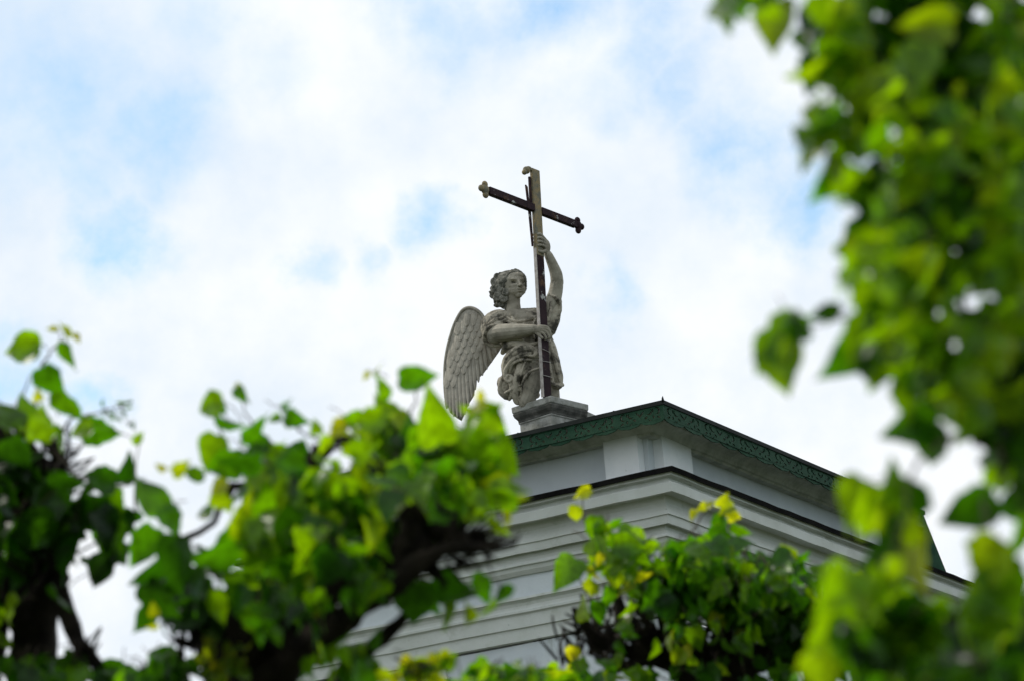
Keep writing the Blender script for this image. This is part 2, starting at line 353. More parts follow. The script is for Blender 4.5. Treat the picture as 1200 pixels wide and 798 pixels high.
# fretwork valance
def arc(cx, cy, r, w_, a0, a1, n=9):
    o = []; 
    for i in range(n): a = D2R(a0 + (a1 - a0) * i / (n - 1)); o.append((cx + r * math.cos(a), cy + r * math.sin(a)))
    for i in range(n): 
        f = 1 - i / (n - 1); a = D2R(a0 + (a1 - a0) * f); k = r - w_ * (math.sin(math.pi * (.12 + .88 * f)) ** .7 if False else math.sin(math.pi * max(.06, min(.94, f))))
        o.append((cx + k * math.cos(a), cy + k * math.sin(a)))
    return o
def drop(cx, cy, l, w_, ang, n=10):
    a = D2R(ang); o = []
    for i in range(n):
        t = 2 * math.pi * i / n; x = math.cos(t) * l; y = math.sin(t) * w_ * (1 - .5 * math.cos(t)); o.append((cx + x * math.cos(a) - y * math.sin(a), cy + x * math.sin(a) + y * math.cos(a)))
    return o
def valance(length, P, org, dx, nrm, name):
    n = round(length / P); P = length / n; polys = []; out = [(0, -.004), (length, -.004)]
    S = n * 28
    for i in range(S, -1, -1):
        s = length * i / S; q = (s / P) % 1.0
        lobe = abs(math.sin(2 * math.pi * (q + .0)));  small = abs(math.sin(6 * math.pi * q))
        out.append((s, -(.150 + .030 * lobe ** .8 + .006 * small)))
    polys.append(out); k = P / .52
    for c in range(n):
        x0 = c * P
        def ad(pl): polys.append([(x0 + px_ * k, py_) for px_, py_ in pl])
        m_ = .26
        ad([(m_ - .046, -.026), (m_, -.064), (m_ + .046, -.026), (m_ + .040, -.050), (m_, -.092), (m_ - .040, -.050)])
        for sg in (-1, 1):
            f = lambda pl: [(m_ + sg * (a_), b_) for a_, b_ in pl]
            ad(f(arc(.102, -.052, .032, .020, -150, 60)))
            ad(f(arc(.185, -.056, .038, .024, -120, 130)))
            ad(f(drop(.142, -.042, .020, .010, 80)))
            ad(f(drop(.066, -.104, .021, .012, 30)))
            ad(f(drop(.146, -.108, .018, .011, 100)))
            ad(f(arc(.108, -.124, .022, .012, 180, 330, 6)))
            ad(f(drop(.205, -.122, .022, .010, -25)))
    cu = bpy.data.curves.new(name, 'CURVE'); cu.dimensions = '2D'; cu.fill_mode = 'BOTH'; cu.extrude = .006
    for pl in polys:
        sp = cu.splines.new('POLY'); sp.points.add(len(pl) - 1)
        for i, (x, y) in enumerate(pl): sp.points[i].co = (x, y, 0, 1)
        sp.use_cyclic_u = True
    ob = bpy.data.objects.new(name + '_tmp', cu); COL.objects.link(ob)
    dg = bpy.context.evaluated_depsgraph_get(); me = bpy.data.meshes.new_from_object(ob.evaluated_get(dg)); bpy.data.objects.remove(ob)
    off = parent_loc(bld)
    for v in me.vertices:
        p = org + dx * v.co.x + EZ * v.co.y + nrm * (v.co.z + .006 * math.sin(v.co.x * 3.1)); v.co = p - off
    me.materials.clear(); me.materials.append(M_green); me.name = name
    o = bpy.data.objects.new(name, me); COL.objects.link(o); o.parent = bld; return o
valance(4.17, .52, W(.065, .058, .662), EV, -EU, 'valance')
valance(6.55, .78, W(.072, .065, .662), EU, -EV, 'valance')
# a capital with its pilaster on the front, and the mirrored one
for (a, b) in ((2.845, 4.05),):
    cp = MB()
    for (o, z0, z1, e) in ((-.275, -1.352, -1.40, 0), (-.30, -1.402, -1.435, .03), (-.32, -1.437, -1.47, .05), (-.335, -1.472, -1.55, .075), (-.31, -1.552, -1.58, .045)):
        cp.box(W(.392, a + e, z0), EU * (-.392 - o), EV * (b - a - 2 * e), EZ * (z1 - z0))
    pl = MB(); pl.box(W(.392, a + .09, -1.582), EU * -.06, EV * (b - a - .18), EZ * -(ZL - 1.6))
    q = pl.build('pilaster', M_wall, bld); cp.build('capital', M_trim, q)
# windows lower on the walls
def window(face, c, zc, wd=1.1, ht=2.2):
    d, nn = (EV, -EU) if face == 'L' else (EU, -EV)
    base = W(.39, c - wd / 2, 0) if face == 'L' else W(c - wd / 2, .39, 0)
    base = Vector((base.x, base.y, zc - ht / 2))
    fr = MB(); t = .12
    fr.box(base + nn * .0 - d * t, d * t, nn * .07, EZ * ht); fr.box(base + d * wd, d * t, nn * .07, EZ * ht)
    fr.box(base + EZ * ht - d * t, d * (wd + 2 * t), nn * .09, EZ * t); fr.box(base - EZ * t - d * t * 1.4, d * (wd + 2.8 * t), nn * .13, EZ * t)
    fr.box(base + d * (wd / 2 - .03), d * .06, nn * .04, EZ * ht); fr.box(base + EZ * (ht * .6), d * (wd / 2 - .031), nn * .04, EZ * .06); fr.box(base + EZ * (ht * .6) + d * (wd / 2 + .031), d * (wd / 2 - .031), nn * .04, EZ * .06)
    o = fr.build('window', M_trim, bld); gl = MB(); gl.box(base, d * wd, nn * .02, EZ * ht); gl.build('pane', M_glass, o)
window('L', 1.75, 4.4); window('R', 3.2, 4.4); window('R', 7.2, 4.4)

# ------------------------------------------------------------------ pedestal
AP = D2R(50); PU = Vector((math.cos(AP), math.sin(AP), 0)); PV = Vector((-math.sin(AP), math.cos(AP), 0))
PC = at(645, 463, 30.5)                       # nearest top corner
PW, PD = .60, .53
ped_top = PC.z
pc = PC + PU * PW / 2 + PV * PD / 2
ped = thing('statue_pedestal', 'lichen-stained moulded stone pedestal on the dark roof under the winged statue', 'pedestal', Vector((pc.x, pc.y, ped_top - .45)))
def pring(mb, prof):
    vs = []
    for o, z in prof:
        for (a, b) in ((-o, -o), (PW + o, -o), (PW + o, PD + o), (-o, PD + o)):
            vs.append(PC + PU * a + PV * b + EZ * z)
    k = len(prof); fs = [(i * 4 + c, (i + 1) * 4 + c, (i + 1) * 4 + (c + 1) % 4, i * 4 + (c + 1) % 4) for i in range(k - 1) for c in range(4)]
    fs += [(0, 1, 2, 3), tuple((k - 1) * 4 + c for c in (3, 2, 1, 0))]
    mb.add(vs, fs)
w = MB(); pring(w, [(0, 0), (.003, -.01), (.001, -.062), (-.006, -.071)]); slab = w.build('slab', M_plinth, ped)
w = MB(); pring(w, [(-.004, -.07), (-.002, -.085), (-.012, -.115), (-.034, -.145), (-.038, -.155), (-.038, -.172)]); w.build('moulding', M_black_stone, ped)
w = MB(); pring(w, [(-.040, -.170), (-.040, -.185), (-.050, -.19), (-.050, -.47)]); w.build('block', M_plinth, ped)
w = MB(); b0 = PC + PU * .595 + PV * .02 + EZ * -.066
w.add([b0, b0 + PU * .30 - EZ * .045, b0 + PU * .30 + PV * .5 - EZ * .045, b0 + PV * .5] + [q + EZ * -.30 for q in (b0, b0 + PU * .30, b0 + PU * .30 + PV * .5, b0 + PV * .5)],
      [(0, 1, 2, 3), (4, 7, 6, 5), (0, 4, 5, 1), (1, 5, 6, 2), (2, 6, 7, 3), (3, 7, 4, 0)]); w.build('rear_step', M_plinth, ped)
for o in ped.children:      # worn stone edges
    bv = o.modifiers.new('b', 'BEVEL'); bv.width = .008; bv.segments = 2; bv.limit_method = 'ANGLE'

# ------------------------------------------------------------------ the statue
YS = pc.y - .02                                # vertical plane through the figure
PXM = 30.85 / F                                # metres per photo pixel there
def S(x, y, dd=0):
    r = FW + XR * ((x - CX) / F) - UP * ((y - CY) / F); t = (YS + dd - CAM.y) / r.y
    return CAM + r * t
VUP = (S(600, 300) - S(600, 400)).normalized(); VX = Vector((1, 0, 0)); VB = Vector((0, 1, 0))
def E_(mb, x, y, dd, rx, ry, rd, ang=0, **k):
    """ellipsoid: pixel centre, depth, pixel radii (across, along, deep), in-plane turn"""
    a = D2R(ang); ax = VX * math.cos(a) + VUP * math.sin(a); az = VUP * math.cos(a) - VX * math.sin(a)
    mb.ell(S(x, y, dd), rx * PXM, rd * PXM, ry * PXM, ax, VB, az, **k)
def T_(mb, pts, rad, n=10, flat=1.0, caps=True):
    """tapered limb through pixel points (x, y, depth)"""
    # smooth the path with Catmull-Rom
    P = [S(*p) for p in pts]; Rr = [r * PXM for r in (rad if isinstance(rad, (list, tuple)) else [rad] * len(pts))]
    out, ro = [], []
    for i in range(len(P) - 1):
        p0, p1, p2, p3 = P[max(i - 1, 0)], P[i], P[i + 1], P[min(i + 2, len(P) - 1)]
        for k in range(4):
            t = k / 4
            out.append(.5 * ((2 * p1) + (p2 - p0) * t + (2 * p0 - 5 * p1 + 4 * p2 - p3) * t * t + (3 * p1 - p0 - 3 * p2 + p3) * t ** 3)); ro.append(Rr[i] * (1 - t) + Rr[i + 1] * t)
    out.append(P[-1]); ro.append(Rr[-1])
    mb.tube(out, ro, n, flat=flat)
    if caps:
        for i in (0, -1): mb.ell(out[i], ro[i], ro[i], ro[i], nu=10, nv=7)
st = thing('angel_statue', 'grey weathered stone angel kneeling with one spread wing, raising an arm to the cross', 'statue', Vector((pc.x, pc.y, ped_top)))
# --- body (skin): head, neck, arms, hands, legs, one surface
b = MB()
E_(b, 600, 333, .0, 14, 16.5, 16); E_(b, 604.8, 335, -.045, 11, 14.2, 11.5, -5)
E_(b, 605.2, 340.6, -.052, 10.6, 9.4, 10, -6); E_(b, 607.8, 346.2, -.078, 4.6, 3.6, 4.4); E_(b, 598.4, 340.4, -.060, 6.8, 7.2, 6.6); E_(b, 611.4, 340, -.060, 4.8, 6.6, 5.6)
E_(b, 605.6, 324.5, -.066, 9, 5.2, 6.6)
T_(b, [(607.4, 329, -.132), (608.8, 332, -.148), (610.2, 334.3, -.160)], [1.5, 1.7, 2.1], 8); E_(b, 608, 335, -.142, 1.5, 1.2, 1.8); E_(b, 611.6, 334.8, -.140, 1.3, 1.1, 1.7)
E_(b, 609.6, 338.8, -.128, 3.0, 1.0, 1.8, -4); E_(b, 609.6, 340.8, -.126, 2.4, 1.2, 1.8, -4)
E_(b, 592.5, 338.5, -.03, 2.6, 4.4, 3)                                                        # ear
T_(b, [(600, 345, -.01), (600.5, 357, .0), (601.5, 368, .0), (604, 376, 0)], [10.2, 9.3, 10.5, 15], 14)
E_(b, 610, 384, 0, 24, 13, 14)
T_(b, [(612, 380, 0), (614, 410, 0), (620, 440, .02)], [18, 16, 17], 14)
# arm held across the waist (viewer's left shoulder to the lower hand)
T_(b, [(583, 376, -.02), (577.5, 386, -.06), (580, 393, -.12)], [10, 10, 10.5], 12)
T_(b, [(581, 391.5, -.13), (592, 389.5, -.20), (608, 388, -.26), (622, 386.5, -.305), (627, 386.3, -.315)], [10.6, 10.2, 8.6, 6.2, 5.6], 14)
E_(b, 632, 386.6, -.335, 7, 5.4, 3.6, -8)                                                      # back of the hand
for i, (fx, fy, ex, ey, tx, ty) in enumerate(((635, 382.6, 641.5, 384, 645.2, 391.0), (636, 384.8, 642, 386.6, 646.2, 394.0), (635, 387.2, 640.5, 389.4, 643.8, 395.6), (633, 389.4, 637.6, 391.8, 640.2, 396.6))):
    T_(b, [(fx - 3, fy, -.335), (fx, fy, -.345), (ex, ey, -.352), (tx, ty, -.335), (tx - 1.4, ty + 1.2, -.315)], [1.9, 1.8, 1.65, 1.4, 1.2], 8)
T_(b, [(628, 389.6, -.33), (632, 393, -.345), (635.5, 396, -.35)], [2.1, 1.9, 1.5], 8)         # thumb
# raised arm
T_(b, [(637, 376, -.01), (645, 360, -.03), (650.5, 345, -.05), (652.5, 332, -.07)], [12, 10.2, 8.6, 7.8], 14)
T_(b, [(652.8, 331, -.07), (651.5, 321, -.10), (646.5, 308, -.15), (642.3, 298.5, -.19)], [7.9, 7.4, 6.0, 4.9], 14)
E_(b, 640, 289, -.215, 5.2, 9.2, 3.6, 8)
for i, (kx, ky, mx_, my, tx, ty) in enumerate(((637.6, 279.6, 631, 274.6, 624.4, 275.4), (638.2, 283.0, 631, 278.8, 624.0, 280.0), (638.6, 286.4, 631.4, 283.2, 624.6, 284.6), (638.6, 290, 632.6, 287.6, 626.6, 289.4))):
    T_(b, [(kx + 2, ky + 2.5, -.215), (kx, ky, -.24), (mx_ + 2, my, -.29), (mx_ - 2, my + .3, -.315), (tx, ty, -.305), (tx - .6, ty + 1.2, -.27)], [2.0, 2.0, 1.85, 1.7, 1.5, 1.2], 8)
T_(b, [(640, 294, -.22), (636, 295.5, -.27), (631, 294.6, -.31), (626.4, 292.6, -.315)], [2.4, 2.3, 2.0, 1.5], 8)
# legs: the near bare thigh and knee, the far shin
T_(b, [(624, 425, -.02), (624.5, 440, -.10), (622, 455, -.12), (617.5, 468, -.11), (615.5, 471.5, -.10)], [14, 12.2, 11.2, 9.8, 9.0], 14)
T_(b, [(645, 440, .04), (648, 455, .03), (649, 466, .03)], [9, 7.5, 7.4], 12)
T_(b, [(617, 465, -.04), (622, 462, .2), (628, 462, .36)], [7, 7, 5], 10); T_(b, [(648, 463, .05), (646, 459.6, .22), (643, 457.5, .34)], [6.6, 5.6, 4.2], 10)
body = b.build('body', M_skin, st); remesh(body, .0036, 3, .5, [(.09, .004), (.02, .0012)])
# sculpt the face: (pixel x, y, radius x, radius y, push along the view in metres; + is inward)
off = parent_loc(st)
SC = [(601.2, 330.8, 2.7, 1.7, .055), (611.6, 330.6, 2.0, 1.6, .050), (601.2, 332.0, 1.6, .7, -.020), (611.6, 331.8, 1.2, .7, -.018),
      (601, 327.4, 3.8, 1.0, -.012), (611.8, 327.2, 2.8, 1.0, -.010), (606.6, 330, 1.4, 1.4, -.002), (608.6, 339.75, 3.2, .5, .016), (608.4, 343.2, 2.6, .9, .008), (608.8, 336.6, 1.0, .8, .004),
      (604, 336.8, 1.2, 2.4, .004), (608.6, 336.1, 2.4, .6, .012), (595.6, 331, 2.5, 4, .008), (597.5, 335.5, 3, 1.5, -.003)]
for v in body.data.vertices:
    p = v.co + off
    if p.z < S(600, 352).z: continue
    q = p - CAM; dp = q.dot(FW); x = CX + F * q.dot(XR) / dp; y = CY - F * q.dot(UP) / dp
    if p.y - YS > -.06: continue
    x -= 1.0
    m_ = sum(a * math.exp(-((x - cx_) / rx) ** 2 - ((y - cy_) / ry) ** 2) for cx_, cy_, rx, ry, a in SC)
    if abs(m_) > 1e-5: v.co.y += m_
# --- hair
h = MB()
E_(h, 595.5, 332.5, .03, 18, 15.5, 18); E_(h, 587, 344, .035, 11, 13, 15); E_(h, 583.5, 340, .0, 7, 12, 10, 10)
def curl(x, y, dd, r, a0, a1, th, sp=.55):
    n = 8; pts = []
    for i in range(n):
        t = i / (n - 1); a = D2R(a0 + (a1 - a0) * t); q = r * (1 - sp * t); pts.append((x + q * math.cos(a), y - q * math.sin(a), dd - .012 * math.sin(t * 3)))
    T_(h, pts, [th * (1 - .3 * i / (n - 1)) for i in range(n)], 7, caps=False); E_(h, x, y, dd + .012, r * .8, r * .8, r * .9)
for p in ((600, 318.6, 604, 319.6, 609, 321.4, 614.2, 326, 615.8, 333, 615.6, 341),):
    T_(h, [(p[0], p[1], -.05), (p[2], p[3], -.075), (p[4], p[5], -.085), (p[6], p[7], -.065), (p[8], p[9], -.045), (p[10], p[11], -.03)], [2.8, 2.5, 2.2, 2.0, 1.8, 1.2], 8); T_(h, [(604, 318, -.04), (610, 320.5, -.05), (614.5, 326, -.035), (615.5, 334, -.02), (614.5, 343, .0)], [3, 2.8, 2.4, 2.2, 1.6], 8)
for k in range(7):       # combed locks sweeping back from the parting
    o = k * 2.3
    T_(h, [(605 - o * .45, 319.2 - .1 * o, -.075 + o * .003), (599 - o * .75, 319.8 + o * .25, -.10 + o * .005), (593.2 - o * .75, 325 + o * .55, -.105 + o * .006), (590.5 - o * .55, 333 + o * .6, -.10 + o * .006), (588.5 - o * .4, 341 + o * .4, -.085 + o * .006)], [1.2, 1.8, 1.9, 1.8, 1.2], 8)
for (x, y, dd, r, a0, th) in ((581, 340, -.05, 5, 60, 2.2), (577.5, 346, -.02, 4.5, 150, 2.2), (583.5, 349, -.07, 5, 10, 2.2), (589.5, 350, -.085, 4.6, 80, 2.0), (586.5, 356.5, -.05, 4.6, 200, 2.0), (592, 343, -.095, 3.8, 120, 1.8),
        (580.5, 331, -.03, 4.8, 90, 2.1), (583, 324.5, -.03, 4.6, 40, 2.1), (591, 357.5, -.04, 4.0, -40, 1.9), (587.5, 323.5, -.03, 4.6, 20, 2), (578.5, 338, .02, 4.4, 120, 2.2), (583, 354, .02, 5, 220, 2.6)):
    curl(x, y, dd, r, a0, a0 + 420 * rnd.choice((-1, 1)), th)
hair = h.build('hair', M_hair, st); remesh(hair, .004, 1, .5, [(.035, .012), (.012, .005)])
# --- clothing
c = MB()
E_(c, 610, 385, -.01, 25, 13.5, 16.5); E_(c, 613, 396, -.01, 20.5, 14, 16); E_(c, 614, 410, -.01, 20, 13, 16.5); E_(c, 618, 425, .0, 22, 18, 18)
E_(c, 637, 380, 0, 11, 10, 12)
for (p, r) in (([(592, 371, -.10), (600, 376, -.135), (610, 377.2, -.145), (622, 374, -.135), (631, 370, -.10)], 1.9), ([(590, 374, -.10), (604, 381.5, -.15), (618, 383.5, -.155), (634, 380, -.14)], 1.5),
               ([(596, 378, -.13), (606, 388, -.155), (620, 391, -.16), (636, 389, -.14)], 1.6), ([(600, 372, -.12), (606, 382, -.15), (608, 394, -.155)], 1.3), ([(628, 373, -.12), (624, 384, -.155), (626, 396, -.15)], 1.5),
               ([(612, 377, -.14), (616, 388, -.158), (614, 398, -.155)], 1.2)):
    T_(c, p, r, 7)
E_(c, 612, 379, -.005, 27, 15.5, 15.5); T_(c, [(592, 371, -.01), (604, 368.6, .0), (622, 367.4, .0), (638, 367, -.01)], [6.5, 6.6, 6.4, 7.5], 12)
# short sleeve round the near arm, flaring and open below
T_(c, [(592, 372, -.01), (584, 374, -.03), (577.5, 378, -.05), (575, 386, -.06)], [9, 11.5, 12.4, 11.8], 14)
E_(c, 574.5, 390, .0, 8.6, 13, 9, 4); E_(c, 579, 398, .01, 9, 7.5, 9)
T_(c, [(591, 377.5, -.12), (584, 381.5, -.17), (576, 382.5, -.185), (570.5, 387, -.17), (567.8, 394, -.12), (569.5, 401, -.08), (576, 405, -.07), (585, 404.5, -.08)], [1.8, 2.6, 2.8, 2.8, 2.8, 2.6, 2.6, 2.0], 8)
T_(c, [(588, 373, -.10), (581, 376, -.15), (574, 380, -.155)], [2.6, 3.4, 2.4], 8); T_(c, [(592, 375, -.12), (586, 378, -.16), (580, 379.5, -.175)], [1.8, 2.2, 1.5], 8)
# sleeve fallen back on the raised arm
T_(c, [(640, 383, .0), (645, 373, -.01), (649, 362, -.02), (651.5, 353, -.03)], [13, 12, 9.5, 7.4], 14)
E_(c, 647.5, 362, .0, 9.5, 16, 10, -10)
T_(c, [(644, 346, -.10), (651, 349, -.12), (656, 356, -.09), (655.5, 366, -.06), (649, 376, -.05), (641, 383, -.07)], [2, 2.2, 2.5, 2.8, 3, 2.4], 8)
T_(c, [(640, 352, -.09), (638.5, 362, -.12), (640, 374, -.13)], [2.0, 2.4, 2.0], 8); T_(c, [(645, 352, -.11), (645.5, 364, -.13), (643, 376, -.13)], [1.6, 2.0, 1.6], 8)
# belt line blouse
for (p, r) in (([(590, 406, -.06), (594, 399.5, -.13), (603, 396.5, -.17), (612, 399, -.18)], [3.4, 4.4, 4.6, 3]), ([(589, 413, -.05), (593, 407, -.13), (602, 403.5, -.18), (613, 404, -.19)], [3, 4.4, 4.6, 3.4]),
               ([(598, 402, -.17), (606, 409, -.19), (618, 405, -.195)], [1.5, 1.8, 1.4]), ([(612, 400, -.18), (620, 404, -.19), (630, 402, -.19), (640, 398, -.15)], [2.4, 2.6, 2.4, 2.2])):
    T_(c, p, r, 8)
E_(c, 609, 455, -.05, 7, 17, 7); E_(c, 604, 428, -.11, 13, 21, 9, 8); E_(c, 606, 410, -.09, 14, 12, 11)
# main swag over the hip ending in a knot
T_(c, [(594.5, 441, -.12), (594, 430, -.14), (598, 420, -.18), (607, 412.5, -.21), (618, 409.5, -.22), (628, 411.5, -.225)], [5.0, 7.2, 8.2, 8.0, 6.8, 4.6], 12)
T_(c, [(592, 444, -.17), (592.5, 434, -.195), (597.5, 425, -.235), (606.5, 418.5, -.255), (618, 416.5, -.255), (631, 418, -.24)], [2, 2.5, 2.6, 2.5, 2.2, 2], 8)
T_(c, [(590, 438, -.16), (591, 427, -.19), (595.5, 417, -.235), (604, 409, -.265), (615, 405, -.265)], [1.6, 2.2, 2.3, 2.2, 1.6], 8)
T_(c, [(597, 436, -.17), (600, 427, -.23), (609, 422, -.255), (622, 421.5, -.25)], [1.8, 2.2, 2.0, 1.6], 8)
T_(c, [(603, 420.5, -.25), (611, 415, -.27), (622, 413.5, -.262)], [1.3, 1.7, 1.3], 7)
E_(c, 628.5, 414.5, -.25, 3.9, 3.9, 3); T_(c, [(631, 417, -.25), (636, 421, -.25), (641, 423, -.24)], [1.4, 1.6, 1.2], 7)
# hanging bundle at the left
E_(c, 593, 452, -.05, 10, 14, 11, 12); E_(c, 587.5, 450, -.04, 5, 9, 8, 10); E_(c, 597, 461, -.05, 8.5, 7.5, 9)
for (p, r) in (([(590, 440, -.14), (586, 449, -.125), (586, 459, -.10), (592, 466, -.09)], [2, 2.6, 2.6, 2]), ([(597, 441, -.17), (598.5, 452, -.17), (599, 463, -.14), (597, 468, -.10)], [2.4, 2.4, 2.2, 1.8]),
               ([(592, 460, -.155), (600, 455, -.17), (603, 446, -.18)], [2, 2.2, 1.8])): T_(c, p, r, 8)
curl_pts = [(596.5 + 4.2 * math.cos(a) * (1 - a / 14), 444 - 5.0 * math.sin(a) * (1 - a / 14), -.185) for a in [i * .75 for i in range(10)]]
T_(c, curl_pts, [1.9] * 10, 7)
# skirt over the thigh, with a lifted hem
T_(c, [(620, 416, -.08), (617, 427, -.11), (614.5, 438, -.13)], [15.5, 15, 12.5], 14)
T_(c, [(636, 431.5, -.255), (628, 432.2, -.262), (620.5, 435.5, -.262), (615, 442.5, -.252), (611.5, 450, -.235), (609, 451.5, -.22)], [1.5, 1.6, 1.7, 1.7, 1.5, 1.1], 8)
T_(c, [(609.5, 428, -.20), (606.5, 441, -.20), (604.5, 455, -.17), (604.5, 468, -.12), (606, 471.5, -.11)], [4.8, 4.6, 4.2, 3.8, 3], 10)
T_(c, [(609, 452, -.205), (611, 460, -.17), (608.5, 469, -.14)], [2, 1.8, 1.6], 8)
T_(c, [(618, 420, -.245), (613.5, 429, -.25), (610, 440, -.235)], [1.4, 1.5, 1.2], 7)
# skirt behind the cross post, falling to the right
T_(c, [(636, 396, -.02), (641, 410, -.03), (645.5, 425, -.03), (650, 440, -.02), (652, 449, -.01)], [11, 11.5, 11.5, 10, 8], 14)
for (p, r) in (([(643, 398, -.12), (648, 415, -.13), (653, 433, -.12), (657.5, 449, -.10)], [1.8, 2.2, 2.4, 2]), ([(638, 402, -.14), (643, 420, -.15), (646, 438, -.145), (649, 450, -.13)], [1.6, 2, 2.2, 1.8]),
               ([(636, 440, -.16), (645, 447.5, -.155), (653, 451.5, -.12), (659, 450.5, -.08)], [1.8, 2.6, 2.8, 2.4])): T_(c, p, r, 8)
tun = c.build('tunic', M_stone, st); remesh(tun, .0042, 3, .5, [(.10, .012), (.03, .006)])
# --- wing
wg = MB()
outl = [(548, 361), (556, 362), (563, 367), (567.5, 374), (571, 384), (577, 392), (588, 399), (590, 404), (585, 412), (576.5, 424), (567, 437), (559, 445), (556.5, 455), (556, 463), (549, 474), (546, 482), (541, 493), (536, 490), (528, 484), (521.5, 470), (520.5, 450), (521, 428), (524, 408), (529, 390), (534, 377), (541, 365)]
def wdd(x, y): return .20 + (585 - x) * .0035 - .05 * math.sin(max(0, min(1, (x - 520) / 60)) * math.pi) + (y - 400) * .0006
cxm = sum(p[0] for p in outl) / len(outl); cym = sum(p[1] for p in outl) / len(outl)
fr, bk = [], []
rings = [1, .93, .6, .25]
vs = []
for side, off in ((0, -.012), (1, .055)):
    for rg in rings:
        for (x, y) in outl:
            X_ = cxm + (x - cxm) * rg; Y_ = cym + (y - cym) * rg; e = off if rg < 1 else (0 if side == 0 else .03)
            vs.append(S(X_, Y_, wdd(X_, Y_) + e))
nO = len(outl); fs = []
for side in (0, 1):
    base = side * nO * 4
    for r_ in range(3):
        for i in range(nO):
            j = (i + 1) % nO; q = (base + r_ * nO + i, base + r_ * nO + j, base + (r_ + 1) * nO + j, base + (r_ + 1) * nO + i); fs.append(q if side == 0 else q[::-1])
    t_ = tuple(base + 3 * nO + i for i in range(nO)); fs.append(t_ if side == 0 else t_[::-1])
for i in range(nO): j = (i + 1) % nO; fs.append((i, nO * 4 + i, nO * 4 + j, j))
wg.add(vs, fs, 0, True)
def inside(x, y, pl):
    r = False; n = len(pl)
    for i in range(n):
        x1, y1 = pl[i]; x2, y2 = pl[(i + 1) % n]
        if (y1 > y) != (y2 > y) and x < (x2 - x1) * (y - y1) / (y2 - y1) + x1: r = not r
    return r
def feather(x0, y0, x1, y1, wpx, lift0, lift1, h_=.010):
    """a carved feather from its root to its rounded tip"""
    L = 14; K = (-1, -.6, 0, .6, 1); vs = []
    dx, dy = x1 - x0, y1 - y0; l = math.hypot(dx, dy); nx, ny = -dy / l, dx / l
    for i in range(L):
        t = i / (L - 1); tip = 1 if t < .6 else math.sqrt(max(0, 1 - ((t - .6) / .4) ** 2)); tip = max(tip, .22)
        for k in K:
            x = x0 + dx * t + nx * k * wpx / 2 * tip; y = y0 + dy * t + ny * k * wpx / 2 * tip
            vs.append(S(x, y, wdd(x, y) - .012 - (lift0 + (lift1 - lift0) * t) - h_ * (1 - k * k) + (0.008 if abs(k) == 1 else 0)))
    n = len(K); fs = [(i * n + j, i * n + j + 1, (i + 1) * n + j + 1, (i + 1) * n + j) for i in range(L - 1) for j in range(n - 1)]
    fs = [f[::-1] for f in fs]
    # rim down to the plate
    rim = [i * n for i in range(L)] + [(L - 1) * n + j for j in range(1, n)] + [i * n + n - 1 for i in range(L - 2, -1, -1)]
    bs = len(vs)
    for r_ in rim: vs.append(vs[r_] + VB * (.014 + lift1))
    for i in range(len(rim) - 1): fs.append((rim[i], rim[i + 1], bs + i + 1, bs + i))
    wg.add(vs, fs, 0, False)
def lerp_poly(pts, t):
    k = t * (len(pts) - 1); i = min(int(k), len(pts) - 2); f = k - i
    return tuple(pts[i][q] * (1 - f) + pts[i + 1][q] * f for q in (0, 1))
c_line = [(523.5, 448), (533, 443), (544, 430), (555, 414), (566, 400), (580, 396)]
c_end = [(523.5, 478), (533, 489), (543.5, 488), (553, 465), (562, 444), (574, 427), (588, 405)]
for i in range(15):
    t = i / 14; a = lerp_poly(c_line, t); e = lerp_poly(c_end, t)
    a = (a[0] + .02 * (a[0] - e[0]), a[1] - 6); feather(a[0], a[1], e[0], e[1], 5.8, .003, .010, .009)
sec = 0
for row in range(11, -1, -1):
    y = 363 + row * 7.8
    for k in range(11):
        x = 521 + k * 7.6 + (3.8 if row % 2 else 0) + rnd.uniform(-.6, .6)
        # lower limit of the coverts
        lim = 452 - (x - 522) * 1.02 - max(0, x - 556) * .1
        yy = y + rnd.uniform(-.8, .8) + (x - 545) * -.15
        if yy + 9 > lim + 5 or not inside(x - 2.8, yy - 1, outl) or not inside(x + 4.6, yy - 1, outl) or not inside(x, yy + 3, outl) or not inside(x - 1, yy + 9, outl) or x > 577: continue
        l = 14 if x > 534 else 19
        feather(x + 1.2, yy - 2, x - .8 - (1 if x < 536 else 0), yy + l - 1.5, 9.2 if x > 534 else 9.6, .004, .016, .008)
rim = [(590, 404), (588, 399), (577, 392), (571, 384), (567.5, 374), (563, 367), (556, 362), (548, 361), (541, 365), (534, 377), (529, 390), (524, 408), (521, 428), (520.5, 450), (521.5, 466)]
T_(wg, [(x, y, wdd(x, y) - .006) for x, y in rim], [1.4, 1.6, 1.8] + [2.0] * 7 + [1.8, 1.7, 1.5, 1.2, 1.0], 8)
wg.build('wing', M_wing, st)

# ------------------------------------------------------------------ the cross
AC = D2R(53.5); CU = Vector((math.cos(AC), math.sin(AC), 0)); CV = Vector((-math.sin(AC), math.cos(AC), 0))
DD = -.285
cb, ct = S(640.5, 466, DD), S(626.2, 199, DD)
cb.z = ped_top + .001
cr = thing('processional_cross', 'tall dark maroon cross with trefoil ends leaning in the angel\'s hands', 'cross', cb)
up = (ct - cb).normalized(); HT = (ct - cb).length
cu_ = (CU - up * CU.dot(up)).normalized(); cv_ = up.cross(cu_)
WP, TP = .134, .030
def cpt(a, h_, n_): return cb + cu_ * a + up * h_ + cv_ * n_
def cbox(mb, a0, a1, h0, h1, n0, n1, mi=0): mb.box(cpt(a0, h0, n0), cu_ * (a1 - a0), up * (h1 - h0), cv_ * (n1 - n0), mi)
hm = (S(625, 246, DD) - cb).dot(up)            # height of the crossbar
h_hand = (S(630, 297, DD) - cb).dot(up)
